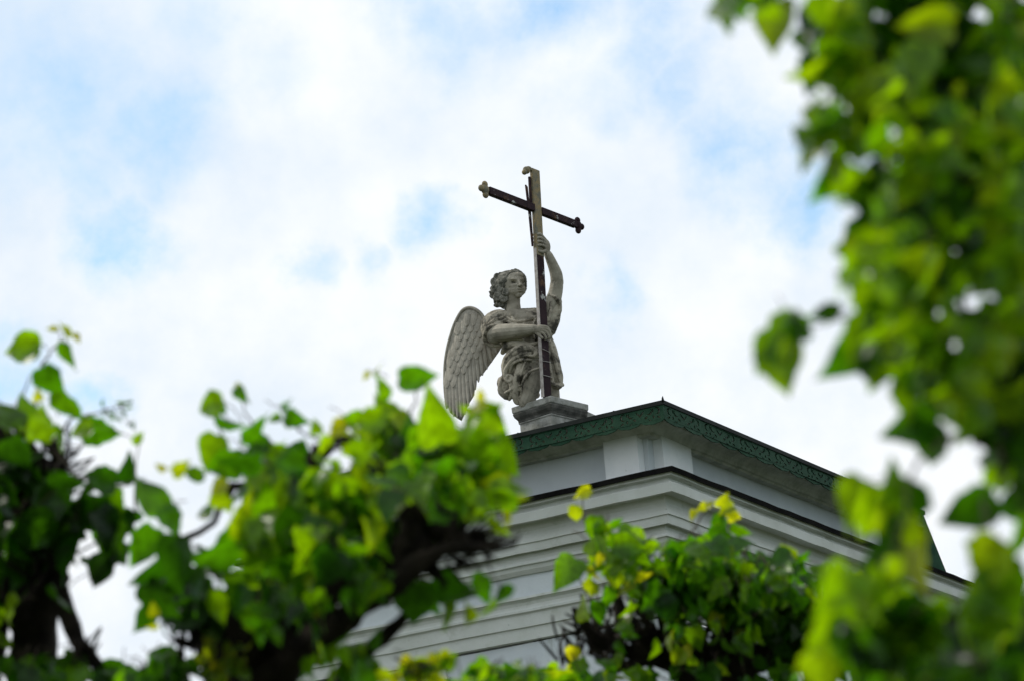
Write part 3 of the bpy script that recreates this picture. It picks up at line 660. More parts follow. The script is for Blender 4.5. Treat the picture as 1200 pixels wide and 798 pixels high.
p = MB(); cbox(p, -WP / 2 + .006, WP / 2, 0, h_hand - .03, -TP / 2, TP / 2); p.build('lower_post', M_maroon, cr)
p = MB(); cbox(p, -WP / 2 - .002, -WP / 2 + .0058, 0, h_hand + .04, -TP / 2 - .003, TP / 2 + .003); p.build('edge_strip', M_edge, cr)
p = MB(); cbox(p, -WP / 2 + .006, WP / 2 + .004, h_hand - .03, HT, -TP / 2 - .002, TP / 2 + .002); p.build('upper_post', M_ochre, cr)
arm = MB(); AL = (S(570, 225.2, DD) - S(625, 246, DD)).x / cu_.x; AR = (S(676, 264.5, DD + .9) - S(625, 246, DD)).x / cu_.x
AR = min(AR, -AL + .05) - .05; AL -= .07
cbox(arm, AL + .05, -WP / 2 + .008, hm - .040, hm + .040, -.030, .030); cbox(arm, WP / 2, AR - .05, hm - .038, hm + .038, -.028, .028); arm.build('crossbar', M_maroon, cr)
def trefoil(a, hh, sa, sh, name, mt):
    t = MB(); r = .052
    for (qa, qh, rr, dp) in ((0, 0, .056, .034), (sa * .062, sh * .062, .036, .030), (sh * .050 + (sa * -.004), sa * .055, .038, .028), (-sh * .050, -sa * .055, .038, .028)):
        c_ = cpt(a + qa, hh + qh, 0)
        t.ell(c_, rr, dp, rr, cu_, cv_, up, nu=14, nv=10)
    t.build(name, mt, cr)
trefoil(AL - .0, hm, -1, 0, 'finial', M_ochre); trefoil(AR, hm, 1, 0, 'finial', M_maroon)
t = MB(); t.ell(cpt(-.14, HT - .045, 0), .045, .035, .04, cu_, cv_, up); t.ell(cpt(-.175, HT - .075, 0), .028, .03, .03, cu_, cv_, up); t.ell(cpt(-.10, HT - .02, 0), .045, .03, .028, cu_, cv_, up); t.build('finial', M_ochre, cr)
t = MB()   # split weatherboards along the back of the post
t.add([cpt(-.125, hm + .06, .01), cpt(-.10, hm + .06, .01), cpt(-.115, HT - .22, .01), cpt(-.145, HT - .20, .01), cpt(-.125, hm + .06, .03), cpt(-.10, hm + .06, .03), cpt(-.115, HT - .22, .03), cpt(-.145, HT - .20, .03)],
      [(0, 1, 2, 3), (7, 6, 5, 4), (0, 4, 5, 1), (1, 5, 6, 2), (2, 6, 7, 3), (3, 7, 4, 0)])
cbox(t, -.095, -.065, hm + .06, HT - .10, .0, .02)
t.add([cpt(-.085, hm - .42, .01), cpt(-.066, hm - .42, .01), cpt(-.078, hm - .05, .01), cpt(-.115, hm - .03, .01), cpt(-.085, hm - .42, .03), cpt(-.066, hm - .42, .03), cpt(-.078, hm - .05, .03), cpt(-.115, hm - .03, .03)],
      [(0, 1, 2, 3), (7, 6, 5, 4), (0, 4, 5, 1), (1, 5, 6, 2), (2, 6, 7, 3), (3, 7, 4, 0)])
t.build('split_board', M_maroon2 if 'M_maroon2' in globals() else M_maroon, cr)
for yy in (411, 424, 441, 398):      # wire ties round the lower post
    p = MB()
    hh = (S(638, yy, DD) - cb).dot(up); k = rnd.uniform(-.01, .01)
    p.tube([cpt(-WP / 2 - .02, hh + k, -TP / 2 - .006), cpt(0, hh, -TP / 2 - .010), cpt(WP / 2 + .012, hh - k, -TP / 2 - .006)], .0035, 6); p.build('wire_tie', M_edge, cr)

for o in cr.children:
    if o.name.split('.')[0] in ('lower_post', 'upper_post', 'crossbar', 'split_board'):
        bv = o.modifiers.new('b', 'BEVEL'); bv.width = .004; bv.segments = 2; bv.limit_method = 'ANGLE'

# ------------------------------------------------------------------ lindens
HW = [(0, .0), (.02, .22), (.07, .37), (.16, .46), (.29, .49), (.44, .44), (.59, .345), (.73, .225), (.85, .12), (.94, .045), (1, .004)]
BACK = [0, .07, .06, .02, 0, 0, 0, 0, 0, 0, 0]
def leaf(mb, base, a, n, L, wid=.9, fold=.18, bend=.25, tint=.5):
    a = a.normalized(); n = (n - a * n.dot(a))
    n = n.normalized() if n.length > 1e-5 else a.orthogonal().normalized(); s = a.cross(n)
    K = (-1, -.55, 0, .55, 1); vs = []; tw = rnd.uniform(-.45, .45); wv = rnd.uniform(0, 6)
    for (t, hw), bk_ in zip(HW, BACK):
        z0 = -bend * t * t * L
        for k in K:
            x = t * L - (bk_ * L if abs(k) == 1 else bk_ * .6 * L if k else 0)
            y = k * hw * wid * L * (1 + .09 * math.sin(t * 23 + k * 3 + wv))
            z = z0 + abs(k) * fold * hw * L + k * tw * t * hw * L * .8 + .035 * L * math.sin(t * 8 + k * 2.2 + wv)
            vs.append(base + a * x + s * y + n * z)
    m_ = len(K); fs = [(i * m_ + j, (i + 1) * m_ + j, (i + 1) * m_ + j + 1, i * m_ + j + 1) for i in range(len(HW) - 1) for j in range(m_ - 1)]
    mb.add(vs, fs, 0, True, tint)
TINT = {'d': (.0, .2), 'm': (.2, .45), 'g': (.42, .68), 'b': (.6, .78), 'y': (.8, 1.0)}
def rv(s=1): return Vector((rnd.gauss(0, s), rnd.gauss(0, s), rnd.gauss(0, s)))
class Tree:
    def __init__(s, name, label, cat, foot, d):
        s.root = thing(name, label, cat, foot, 'clipped linden trees in front of the building'); s.d = d
        s.leaves = MB(); s.trunk = MB(); s.twig = MB(); s.nodes = []
    def limb(s, pts, rad, knob=.12, n=10):
        """(x, y, depth) pixels and radii in pixels"""
        P = []; R_2 = []
        for i in range(len(pts) - 1):
            (x0, y0, d0), (x1, y1, d1) = pts[i], pts[i + 1]; k = max(2, int(math.hypot(x1 - x0, y1 - y0) / 14))
            for j in range(k):
                t = j / k; P.append(at(x0 + (x1 - x0) * t + rnd.uniform(-2, 2), y0 + (y1 - y0) * t + rnd.uniform(-2, 2), d0 + (d1 - d0) * t)); R_2.append((rad[i] * (1 - t) + rad[i + 1] * t) * rnd.uniform(.85, 1.2) * (d0 + (d1 - d0) * t) / F)
        P.append(at(*pts[-1])); R_2.append(rad[-1] * pts[-1][2] / F)
        s.trunk.tube(P, R_2, n, knob=knob); s.nodes += P
    def knot(s, x, y, d, r, n=7):
        c = at(x, y, d); rr = r * d / F
        for _ in range(n):
            v = rv().normalized() * rr * rnd.uniform(.2, .7); q = rr * rnd.uniform(.3, .6); s.trunk.ell(c + v, q, q, q * rnd.uniform(.8, 1.4), nu=9, nv=6, rough=.16)
        # dead stubs sprouting from the knuckle
        for _ in range(n):
            v = (rv() + Vector((0, 0, .5))).normalized(); l = rr * rnd.uniform(.8, 1.7); s.trunk.tube([c + v * rr * .4, c + v * l + rv(.1) * rr], [rr * .13, rr * .04], 5, knob=.2)
        s.nodes.append(c)
    def brush(s, x, y, d, n, l, ang=90, spread=70, r=2.0):
        """old cut shoots bristling from a knuckle"""
        c = at(x, y, d); k = d / F
        for _ in range(n):
            a = D2R(ang + rnd.uniform(-spread, spread)); v = XR * math.cos(a) + UP * math.sin(a) + FW * rnd.uniform(-.7, .7)
            q = c + rv(.25) * l * k; L = l * k * rnd.uniform(.5, 1.3); m1 = q + v * L * .5 + rv(.06) * L; m2 = q + v * L + rv(.12) * L
            s.trunk.tube([q, m1, m2], [r * k * rnd.uniform(.7, 1.3), r * k * .8, r * k * rnd.uniform(.25, .6)], 5, knob=.25)
    def shoot(s, pts, r0=2.2):
        P = [at(*p) for p in pts]; d = pts[0][2]
        out = []
        for i in range(len(P) - 1):
            for j in range(4): out.append(P[i].lerp(P[i + 1], j / 4) + rv(.002))
        out.append(P[-1]); s.twig.tube(out, [max(.4, r0 * (1 - .75 * i / len(out))) * d / F for i in range(len(out))], 5); s.nodes += out; s.tw = out
    def one(s, x, y, lpx, ang, col='g', d=None, dep=0, turn=0, wid=.9, fold=.2, bend=.25, pet=True):
        """one leaf: pixel centre, length in px, direction of its tip (deg, 0 right, 90 up), dep = tip toward (-) or away"""
        d = d or s.d; L = lpx * d / F / max(.45, math.cos(D2R(dep)))
        a = (XR * math.cos(D2R(ang)) + UP * math.sin(D2R(ang))) * math.cos(D2R(dep)) + FW * math.sin(D2R(dep))
        side = a.cross(FW).normalized(); n = -(FW * math.cos(D2R(turn)) + side * math.sin(D2R(turn))); 
        c = at(x, y, d); base = c - a * L * .45
        leaf(s.leaves, base, a, n, L, wid * rnd.uniform(.72, 1.02), fold * rnd.uniform(.6, 2.2), bend * rnd.uniform(.2, 1.8), rnd.uniform(*TINT[col]))
        if pet and s.nodes:
            q = min(s.nodes, key=lambda p: (p - base).length)
            if (q - base).length > L * 1.6: q = base + (q - base).normalized() * L * .9
            mid = (q + base) * .5 + EZ * L * .08; s.twig.tube([q, mid, base + a * L * .05], [.9 * d / F, .7 * d / F, .6 * d / F], 4)
    def blob(s, x, y, rx, ry, n, lo=24, hi=46, cols='dmg', d=None, thick=None, hang=.7):
        d = d or s.d; th = thick if thick is not None else max(rx, ry) * d / F * .9
        for _ in range(int(n * 1.5)):
            while True:
                q = (rnd.uniform(-1, 1), rnd.uniform(-1, 1), rnd.uniform(-1, 1))
                if q[0] ** 2 + q[1] ** 2 + q[2] ** 2 < 1: break
            p = at(x + q[0] * rx, y + q[1] * ry, d + q[2] * th); L = rnd.uniform(lo * .72, hi * .88) * d / F
            out = (XR * q[0] + UP * -q[1] + FW * q[2]); a = (out * .7 + rv(.55) - EZ * hang).normalized(); nn = (EZ * .7 + out * .5 - FW * .25 + rv(.6))
            leaf(s.leaves, p - a * L * .4, a, nn, L, rnd.uniform(.7, 1.0), rnd.uniform(.05, .5), rnd.uniform(.0, .5), rnd.uniform(*TINT[rnd.choice(cols)]))
            if rnd.random() < .4:
                s.twig.tube([p - a * L * .4, p - a * L * .85 + EZ * L * .1, p - a * L * 1.2], .8 * d / F, 4)
    def done(s):
        s.trunk.build('trunk', M_bark, s.root); L = s.leaves; b = len(L.v)
        L.v += s.twig.v; L.f += [tuple(i + b for i in f) for f in s.twig.f]; L.mi += [1] * len(s.twig.f); L.sm += s.twig.sm; L.tint += [.5] * len(s.twig.v)
        L.build('crown', [M_leaf, M_twig], s.root)
    def stem(s, x, d, r, yb=800):
        """trunk from the ground to the bottom of what the photo shows"""
        top = at(x, yb, d); foot = Vector((top.x + .05, top.y, 0)); P = [foot - EZ * .1, foot + EZ * .25, foot.lerp(top, .4) + Vector((.04, 0, 0)), foot.lerp(top, .75), top]
        s.trunk.tube(P, [r * 1.45, r * 1.15, r, r * .97, r * .95], 14, knob=.05)
def foot(x, d): p = at(x, 800, d); return Vector((p.x + .05, p.y, 0))

# --- left tree (about 8 m away)
T = Tree('linden_tree', 'dark-trunked clipped linden at the left edge of the view, sprouting young leaves', 'tree', foot(45, 7.8), 7.6)
T.stem(48, 7.8, .085, 860)
T.limb([(50, 880, 7.8), (40, 800, 7.8), (38, 720, 7.75), (45, 660, 7.7), (40, 600, 7.65), (35, 550, 7.6)], [50, 30, 30, 36, 42, 30])
T.limb([(-25, 830, 7.8), (-5, 740, 7.8), (-8, 640, 7.7), (-20, 560, 7.7)], [20, 15, 22, 26])
T.limb([(58, 640, 7.7), (70, 700, 7.6), (92, 750, 7.6), (120, 790, 7.6), (150, 840, 7.6)], [16, 13, 9, 8, 8])
for k in ((30, 545, 34), (62, 560, 26), (5, 560, 34), (55, 600, 30), (15, 620, 36), (25, 700, 26), (60, 525, 14), (45, 650, 28)): T.knot(k[0], k[1], 7.65, k[2], 8)
for q in ((30, 540, 16, 44, 95), (62, 545, 16, 40, 70), (70, 570, 10, 34, 30), (10, 540, 14, 44, 100), (50, 600, 14, 40, 60), (15, 620, 14, 40, 100), (50, 660, 12, 40, 60), (100, 770, 10, 36, 90), (25, 700, 12, 40, 90)): T.brush(q[0], q[1], 7.55, q[2], q[3], q[4], 55, 2.8)
T.shoot([(38, 530, 7.6), (42, 470, 7.6), (50, 425, 7.6), (72, 396, 7.6)], 3); T.shoot([(60, 520, 7.6), (85, 490, 7.6), (110, 485, 7.6), (140, 475, 7.6)], 2.4)
T.shoot([(66, 530, 7.5), (90, 560, 7.5), (140, 570, 7.4), (170, 560, 7.4)], 2.4); T.shoot([(160, 600, 7.4), (158, 560, 7.4), (163, 516, 7.4)], 2); T.shoot([(20, 520, 7.6), (22, 480, 7.6), (35, 440, 7.6)], 2.4)
for a in ((27, 409, 50, 188, 'g', 10), (62, 386, 13, 170, 'y'), (75, 386, 20, 170, 'y'), (90, 395, 13, 320, 'y'), (80, 419, 38, 272, 'm', 30), (60, 447, 44, 300, 'm'), (78, 478, 46, 292, 'm', 40), (33, 488, 48, 100, 'g', 20), (48, 497, 44, 80, 'b', 25), (8, 485, 42, 120, 'g'), (44, 463, 14, 90, 'y'),
          (118, 506, 46, 350, 'm', 10), (95, 503, 34, 200, 'g'), (68, 515, 34, 250, 'g', 40), (163, 514, 18, 30, 'g'), (0, 540, 50, 200, 'd'), (22, 530, 44, 300, 'd'), (118, 560, 44, 170, 'd'), (150, 552, 36, 60, 'd', 50), (100, 600, 70, 200, 'd'), (128, 625, 70, 300, 'd'), (80, 650, 60, 250, 'd'), (130, 660, 50, 20, 'd'),
          (15, 640, 56, 280, 'd'), (12, 715, 40, 230, 'b'), (8, 640, 60, 90, 'd'), (15, 600, 60, 60, 'd'), (60, 585, 50, 150, 'd'), (48, 620, 52, 320, 'd'), (80, 560, 40, 330, 'd'), (70, 700, 40, 300, 'd'), (35, 790, 44, 250, 'm'), (90, 780, 44, 330, 'm'), (128, 785, 40, 170, 'd'), (150, 792, 36, 120, 'd')):
    T.one(a[0], a[1], a[2], a[3], a[4], 7.5 + rnd.uniform(-.15, .1), dep=rnd.uniform(-35, 35), turn=a[5] if len(a) > 5 else rnd.uniform(-60, 60))
for k in range(14):       # the small winged bracts of linden flowers
    T.one(118 + rnd.uniform(0, 40), 468 + rnd.uniform(0, 30), rnd.uniform(8, 15), rnd.uniform(-40, 200), 'm', 7.6, wid=.4)
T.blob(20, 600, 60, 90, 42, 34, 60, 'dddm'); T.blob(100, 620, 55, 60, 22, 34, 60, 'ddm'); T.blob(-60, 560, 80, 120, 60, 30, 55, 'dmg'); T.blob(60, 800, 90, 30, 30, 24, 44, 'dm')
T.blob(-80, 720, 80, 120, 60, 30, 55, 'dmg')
T.done()

# --- middle left tree (about 7 m away)
T = Tree('linden_tree', 'leafy clipped linden left of the statue with a thick dark bough reaching right', 'tree', foot(270, 7.3), 7.0)
T.stem(275, 7.3, .095, 880)
T.limb([(272, 900, 7.3), (300, 800, 7.2), (360, 755, 7.0), (420, 712, 6.8), (462, 680, 6.7), (500, 650, 6.7), (540, 640, 6.7), (575, 643, 6.7), (608, 629, 6.7)], [44, 28, 19, 13, 12, 10, 7, 4, 2], knob=.3)
T.limb([(440, 700, 6.9), (455, 660, 7.0), (470, 620, 7.05), (500, 590, 7.05)], [14, 13, 12, 8], knob=.3); T.limb([(480, 665, 6.8), (520, 625, 6.9), (545, 610, 6.9), (562, 600, 6.9)], [11, 9, 6, 3], knob=.3)
for q in ((450, 660, 16, 46, 60), (480, 630, 20, 44, 70), (505, 610, 18, 40, 60), (530, 630, 18, 40, 20), (545, 640, 16, 36, 10), (560, 638, 10, 36, 0), (520, 655, 12, 34, 0), (470, 600, 14, 36, 90), (500, 660, 12, 30, -20), (400, 700, 14, 40, 100), (440, 690, 10, 30, 90), (350, 740, 16, 44, 100), (300, 730, 18, 50, 95), (250, 740, 14, 50, 95), (320, 700, 14, 44, 80), (385, 525, 10, 26, 60), (345, 555, 10, 28, 120), (455, 560, 12, 34, 90), (230, 760, 14, 40, 110), (210, 790, 10, 30, 90), (180, 795, 8, 30, 90)):
    T.brush(q[0], q[1], 6.8 if q[0] > 395 else 7.1, q[2], q[3], q[4], 55, 2.6)
T.limb([(370, 830, 7.1), (400, 792, 7.05), (425, 768, 7.0), (450, 745, 6.97), (470, 728, 6.95), (492, 700, 6.9)], [16, 12, 10, 9, 7, 4])
T.limb([(270, 860, 7.3), (262, 780, 7.3), (250, 730, 7.3), (255, 690, 7.3)], [40, 30, 22, 12]); T.limb([(300, 790, 7.25), (320, 730, 7.2), (345, 690, 7.2), (380, 640, 7.15), (430, 600, 7.1), (445, 560, 7.05)], [30, 26, 24, 22, 22, 16])
T.limb([(255, 760, 7.3), (225, 690, 7.3), (215, 640, 7.3), (190, 600, 7.3)], [14, 8, 5, 3]); T.limb([(330, 700, 7.3), (310, 640, 7.3), (330, 580, 7.3), (345, 555, 7.3), (385, 528, 7.3), (400, 505, 7.3)], [16, 12, 9, 10, 6, 3])
T.limb([(400, 505, 7.25), (425, 530, 7.2), (450, 560, 7.1)], [5, 7, 12]); T.limb([(215, 632, 7.3), (250, 612, 7.3), (270, 570, 7.3), (330, 560, 7.3)], [4, 4, 5, 7])
for k in ((450, 560, 24), (500, 600, 24), (520, 630, 22), (480, 640, 28), (450, 660, 26), (545, 632, 15), (340, 552, 16), (370, 530, 12), (400, 680, 30), (300, 720, 28), (350, 735, 30), (390, 600, 24), (470, 520, 14), (540, 560, 20), (280, 760, 36), (230, 735, 22)):
    T.knot(k[0], k[1], 6.78 if k[0] > 430 and k[1] > 590 else 7.05, k[2], 8)
for (p, r) in (([(350, 545, 7.2), (320, 520, 7.2), (290, 490, 7.2), (276, 455, 7.2)], 2.2), ([(380, 520, 7.2), (352, 505, 7.2), (330, 480, 7.2), (310, 468, 7.2)], 1.6), ([(430, 530, 7.1), (445, 490, 7.1), (446, 455, 7.1), (441, 432, 7.1)], 2.6),
               ([(470, 510, 7), (486, 470, 7), (489, 440, 7)], 2), ([(520, 560, 6.9), (545, 500, 6.9), (560, 462, 6.9)], 2.2), ([(300, 560, 7.2), (270, 535, 7.2), (258, 500, 7.2), (248, 480, 7.2)], 2.2), ([(540, 600, 6.9), (580, 570, 6.9), (598, 560, 6.9)], 2.2),
               ([(480, 670, 6.9), (520, 690, 6.9), (545, 690, 6.9), (570, 690, 6.85)], 2), ([(560, 640, 6.85), (575, 665, 6.85), (588, 690, 6.85)], 1.6), ([(255, 700, 7.1), (252, 740, 7.1), (258, 780, 7.1)], 1.6)):
    T.shoot(p, r)
for a in ((246, 475, 40, 200, 'b', 10), (283, 462, 25, 310, 'm'), (277, 451, 9, 180, 'y'), (262, 480, 12, 60, 'm'), (274, 497, 46, 330, 'm', 55), (301, 504, 42, 20, 'm', 50), (322, 490, 16, 200, 'g'), (345, 491, 26, 335, 'm', 20), (336, 473, 16, 20, 'm'),
          (188, 547, 15, 150, 'y'), (160, 513, 14, 60, 'g'), (248, 530, 50, 250, 'g'), (262, 545, 48, 200, 'm'), (285, 542, 44, 190, 'd'), (325, 535, 48, 150, 'g'), (345, 545, 44, 320, 'm'), (300, 525, 36, 190, 'd'), (226, 555, 30, 180, 'g'), (212, 548, 26, 30, 'y'), (255, 575, 36, 220, 'y'), (238, 600, 26, 180, 'g'), (262, 590, 30, 300, 'b'),
          (290, 606, 62, 80, 'b', 5), (270, 640, 56, 200, 'm', 10), (175, 580, 54, 120, 'm'), (168, 640, 58, 240, 'm'), (200, 610, 40, 300, 'm'), (170, 725, 34, 250, 'd'), (205, 660, 70, 260, 'd'), (185, 705, 60, 300, 'd'), (230, 690, 64, 240, 'd'), (250, 650, 60, 210, 'm'), (215, 720, 56, 200, 'd'), (180, 670, 50, 230, 'd'),
          (443, 431, 17, 80, 'b'), (429, 440, 12, 260, 'y'), (446, 455, 34, 95, 'g', 50), (432, 492, 44, 200, 'b'), (455, 487, 56, 120, 'b', 5), (474, 500, 40, 300, 'b'), (410, 490, 30, 190, 'g'), (395, 502, 28, 220, 'y'), (380, 520, 26, 250, 'b'), (370, 500, 20, 100, 'b'),
          (490, 442, 50, 2, 'm', 8), (509, 489, 66, 100, 'g', 5), (480, 520, 54, 260, 'm'), (520, 510, 50, 300, 'g'), (547, 505, 44, 80, 'g'), (574, 497, 54, 320, 'b', 5), (563, 462, 12, 90, 'y'), (560, 478, 20, 190, 'y'), (580, 478, 18, 20, 'g'), (548, 478, 22, 170, 'b'),
          (560, 530, 62, 340, 'g', 5), (590, 535, 48, 300, 'g'), (598, 572, 46, 20, 'b'), (590, 590, 46, 300, 'g'), (607, 585, 30, 330, 'y'), (575, 560, 48, 200, 'b'), (540, 560, 56, 250, 'g'), (585, 615, 34, 300, 'b'), (560, 600, 44, 320, 'g'), (596, 607, 24, 250, 'y'),
          (482, 598, 50, 250, 'b', 5), (520, 575, 52, 220, 'g'), (455, 560, 50, 170, 'm'), (420, 560, 50, 210, 'g'), (395, 580, 52, 250, 'g'), (360, 590, 56, 200, 'm'), (340, 620, 60, 250, 'm'), (375, 640, 60, 300, 'g'), (410, 620, 56, 240, 'd'), (330, 665, 60, 220, 'm'), (300, 655, 52, 250, 'm'), (370, 690, 52, 270, 'g'), (400, 660, 54, 200, 'm'),
          (484, 708, 62, 262, 'd', 5), (503, 700, 50, 290, 'd'), (530, 688, 54, 330, 'd', 20), (525, 722, 36, 270, 'b'), (569, 690, 38, 262, 'm'), (590, 698, 30, 280, 'm'), (573, 712, 26, 250, 'g'), (550, 720, 24, 80, 'b'), (440, 748, 26, 60, 'm'), (425, 790, 40, 100, 'm'), (398, 745, 30, 250, 'm'), (405, 770, 30, 280, 'g'),
          (180, 715, 16, 90, 'y'), (177, 735, 18, 200, 'y'), (310, 715, 22, 30, 'b'), (375, 722, 20, 30, 'b'), (300, 560, 40, 120, 'b'), (330, 580, 50, 100, 'b'), (370, 560, 52, 150, 'b'), (430, 590, 54, 110, 'm'), (500, 545, 52, 190, 'g'), (525, 535, 48, 150, 'b')):
    T.one(a[0], a[1], a[2], a[3], a[4], 6.9 + rnd.uniform(-.2, .15), dep=rnd.uniform(-35, 35), turn=a[5] if len(a) > 5 else rnd.uniform(-60, 60))
for k in range(34): T.one(262 + rnd.gauss(0, 13), 768 + rnd.gauss(0, 16), rnd.uniform(13, 24), rnd.uniform(0, 360), 'y' if rnd.random() < .6 else 'b', 7.0)
for k in range(26): T.one(495 + rnd.gauss(0, 22), 785 + rnd.gauss(0, 9), rnd.uniform(13, 26), rnd.uniform(0, 360), 'y' if rnd.random() < .5 else 'b', 7.4)
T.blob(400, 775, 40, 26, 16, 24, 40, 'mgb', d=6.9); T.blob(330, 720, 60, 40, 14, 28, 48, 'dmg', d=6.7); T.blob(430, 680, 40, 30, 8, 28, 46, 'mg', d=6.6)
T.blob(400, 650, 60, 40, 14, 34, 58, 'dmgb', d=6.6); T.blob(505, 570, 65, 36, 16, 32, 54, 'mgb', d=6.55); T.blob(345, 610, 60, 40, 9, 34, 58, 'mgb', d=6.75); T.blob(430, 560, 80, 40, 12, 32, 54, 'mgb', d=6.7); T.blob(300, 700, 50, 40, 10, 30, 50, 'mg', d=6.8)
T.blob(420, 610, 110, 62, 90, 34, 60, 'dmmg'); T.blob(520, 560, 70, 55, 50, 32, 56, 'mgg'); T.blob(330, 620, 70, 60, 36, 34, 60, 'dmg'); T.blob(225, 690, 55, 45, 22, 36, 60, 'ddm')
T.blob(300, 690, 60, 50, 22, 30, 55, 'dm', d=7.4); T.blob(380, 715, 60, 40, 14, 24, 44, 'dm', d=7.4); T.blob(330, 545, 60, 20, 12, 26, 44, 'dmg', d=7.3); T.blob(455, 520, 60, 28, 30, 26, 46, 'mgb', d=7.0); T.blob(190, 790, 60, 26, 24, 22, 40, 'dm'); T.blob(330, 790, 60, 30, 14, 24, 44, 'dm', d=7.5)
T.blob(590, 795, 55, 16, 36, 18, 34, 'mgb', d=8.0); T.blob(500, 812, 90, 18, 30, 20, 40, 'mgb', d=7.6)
T.done()

# --- low tree in front of the building (about 10 m away)
T = Tree('linden_tree', 'knobbly clipped linden below the cornice corner, bottom centre-right of the view', 'tree', foot(830, 10.2), 10.0)
T.stem(835, 10.3, .095, 860)
T.limb([(838, 900, 10.3), (830, 810, 10.2), (800, 775, 10.2), (750, 765, 10.15), (710, 755, 10.1), (690, 735, 10.05), (672, 712, 10)], [36, 20, 12, 9, 8, 6, 2.5], knob=.3)
for k in range(40):
    x = rnd.uniform(672, 965); T.brush(x, rnd.uniform(735, 790), 10.1 + rnd.uniform(-.15, .15), 6, 34, 95 + (x - 800) * -.1, 50, 2.3)
T.limb([(835, 840, 10.3), (870, 785, 10.2), (905, 770, 10.2), (950, 765, 10.1), (990, 750, 10)], [24, 13, 11, 9, 5]); T.limb([(845, 800, 10.2), (850, 750, 10.2), (860, 700, 10.2), (850, 660, 10.15)], [22, 16, 12, 6])
T.limb([(800, 790, 10.2), (790, 740, 10.15), (770, 700, 10.1), (775, 668, 10.1)], [14, 13, 9, 4]); T.limb([(760, 770, 10.1), (735, 730, 10.1), (722, 700, 10.1), (724, 640, 10.1)], [12, 9, 6, 2]); T.limb([(900, 780, 10.2), (910, 730, 10.2), (930, 700, 10.2)], [16, 12, 7])
T.limb([(700, 800, 10.2), (725, 780, 10.15), (760, 770, 10.1)], [4, 6, 9])
for k in ((712, 750, 18), (735, 735, 17), (760, 750, 20), (700, 725, 12), (790, 735, 18), (820, 770, 24), (860, 765, 24), (900, 760, 26), (940, 765, 24), (850, 715, 18), (815, 700, 16), (725, 712, 10), (755, 715, 14), (970, 785, 26), (885, 720, 18)):
    T.knot(k[0], k[1], 10.15, k[2] * .8, 9)
for (p, r) in (([(722, 700, 10), (705, 660, 10), (685, 610, 10), (680, 580, 10)], 2), ([(725, 690, 10), (720, 640, 10), (712, 600, 10)], 1.8), ([(775, 680, 10), (800, 640, 10), (822, 605, 10), (832, 590, 10)], 2), ([(860, 690, 10), (856, 640, 10), (852, 600, 10), (855, 588, 10)], 2),
               ([(740, 710, 10), (745, 660, 10), (750, 630, 10)], 1.6), ([(915, 720, 10), (925, 670, 10), (922, 650, 10)], 1.6), ([(700, 735, 10), (690, 700, 10), (680, 680, 10), (668, 665, 10)], 1.6)): T.shoot(p, r)
for k in range(26): x = rnd.uniform(675, 960); T.shoot([(x, 765, 10.2), (x + rnd.uniform(-14, 14), 730, 10.15), (x + rnd.uniform(-22, 22), rnd.uniform(680, 712), 10.1)], rnd.uniform(1.6, 3.2))
for a in ((683, 578, 26, 210, 'y', 10), (674, 603, 27, 265, 'y', 10), (699, 622, 42, 270, 'g', 20), (664, 670, 42, 232, 'g', 10), (722, 612, 20, 30, 'm', 30), (715, 630, 44, 300, 'm', 50), (738, 640, 42, 350, 'g'), (748, 652, 40, 300, 'g'), (725, 660, 42, 250, 'g'), (703, 655, 17, 260, 'y'), (690, 668, 16, 200, 'y'), (700, 675, 18, 300, 'y'), (712, 668, 18, 60, 'g'),
          (683, 712, 34, 100, 'b'), (701, 718, 34, 270, 'm'), (693, 690, 24, 250, 'y'), (733, 690, 26, 200, 'y'), (755, 672, 34, 350, 'y'), (712, 700, 30, 260, 'm'), (735, 715, 26, 240, 'g'), (765, 640, 22, 20, 'g'), (750, 628, 26, 340, 'g'),
          (671, 765, 22, 260, 'y'), (668, 785, 18, 270, 'y'), (655, 792, 40, 180, 'b'), (668, 798, 40, 30, 'g'), (700, 797, 30, 80, 'm'), (640, 790, 26, 150, 'g'), (620, 795, 30, 60, 'm'), (600, 792, 40, 120, 'm'), (580, 795, 34, 200, 'm'),
          (848, 586, 22, 60, 'y'), (860, 605, 26, 330, 'y'), (852, 596, 20, 200, 'y'), (822, 594, 14, 220, 'y'), (812, 603, 14, 240, 'y'), (832, 590, 13, 60, 'y'), (868, 622, 30, 330, 'g'), (845, 618, 34, 250, 'm', 40), (828, 640, 36, 240, 'g'), (855, 640, 40, 300, 'm'), (800, 655, 46, 210, 'm', 30), (815, 665, 36, 280, 'b'), (785, 665, 36, 200, 'g'),
          (922, 648, 26, 120, 'b'), (940, 655, 26, 20, 'm'), (905, 665, 40, 220, 'g'), (893, 680, 42, 260, 'm'), (935, 675, 40, 300, 'm'), (960, 690, 36, 320, 'm'), (795, 770, 26, 230, 'b', 20), (805, 762, 22, 60, 'y'), (812, 775, 22, 300, 'b'), (838, 736, 20, 270, 'b'), (845, 785, 24, 320, 'b'), (760, 795, 30, 80, 'm'), (740, 745, 22, 20, 'm'), (880, 700, 44, 240, 'd'),
          (840, 690, 40, 210, 'g'), (765, 700, 40, 230, 'm'), (780, 715, 40, 300, 'd'), (950, 720, 36, 250, 'm')):
    T.one(a[0], a[1], a[2] * .95, a[3], a[4], 9.85 + rnd.uniform(-.15, .1), dep=rnd.uniform(-35, 35), turn=a[5] if len(a) > 5 else rnd.uniform(-60, 60))
T.blob(700, 790, 60, 20, 16, 20, 36, 'mgb', d=9.9); T.blob(1000, 700, 40, 50, 24, 26, 42, 'mgb', d=9.7); T.blob(780, 740, 70, 30, 12, 20, 34, 'mgb', d=9.9)
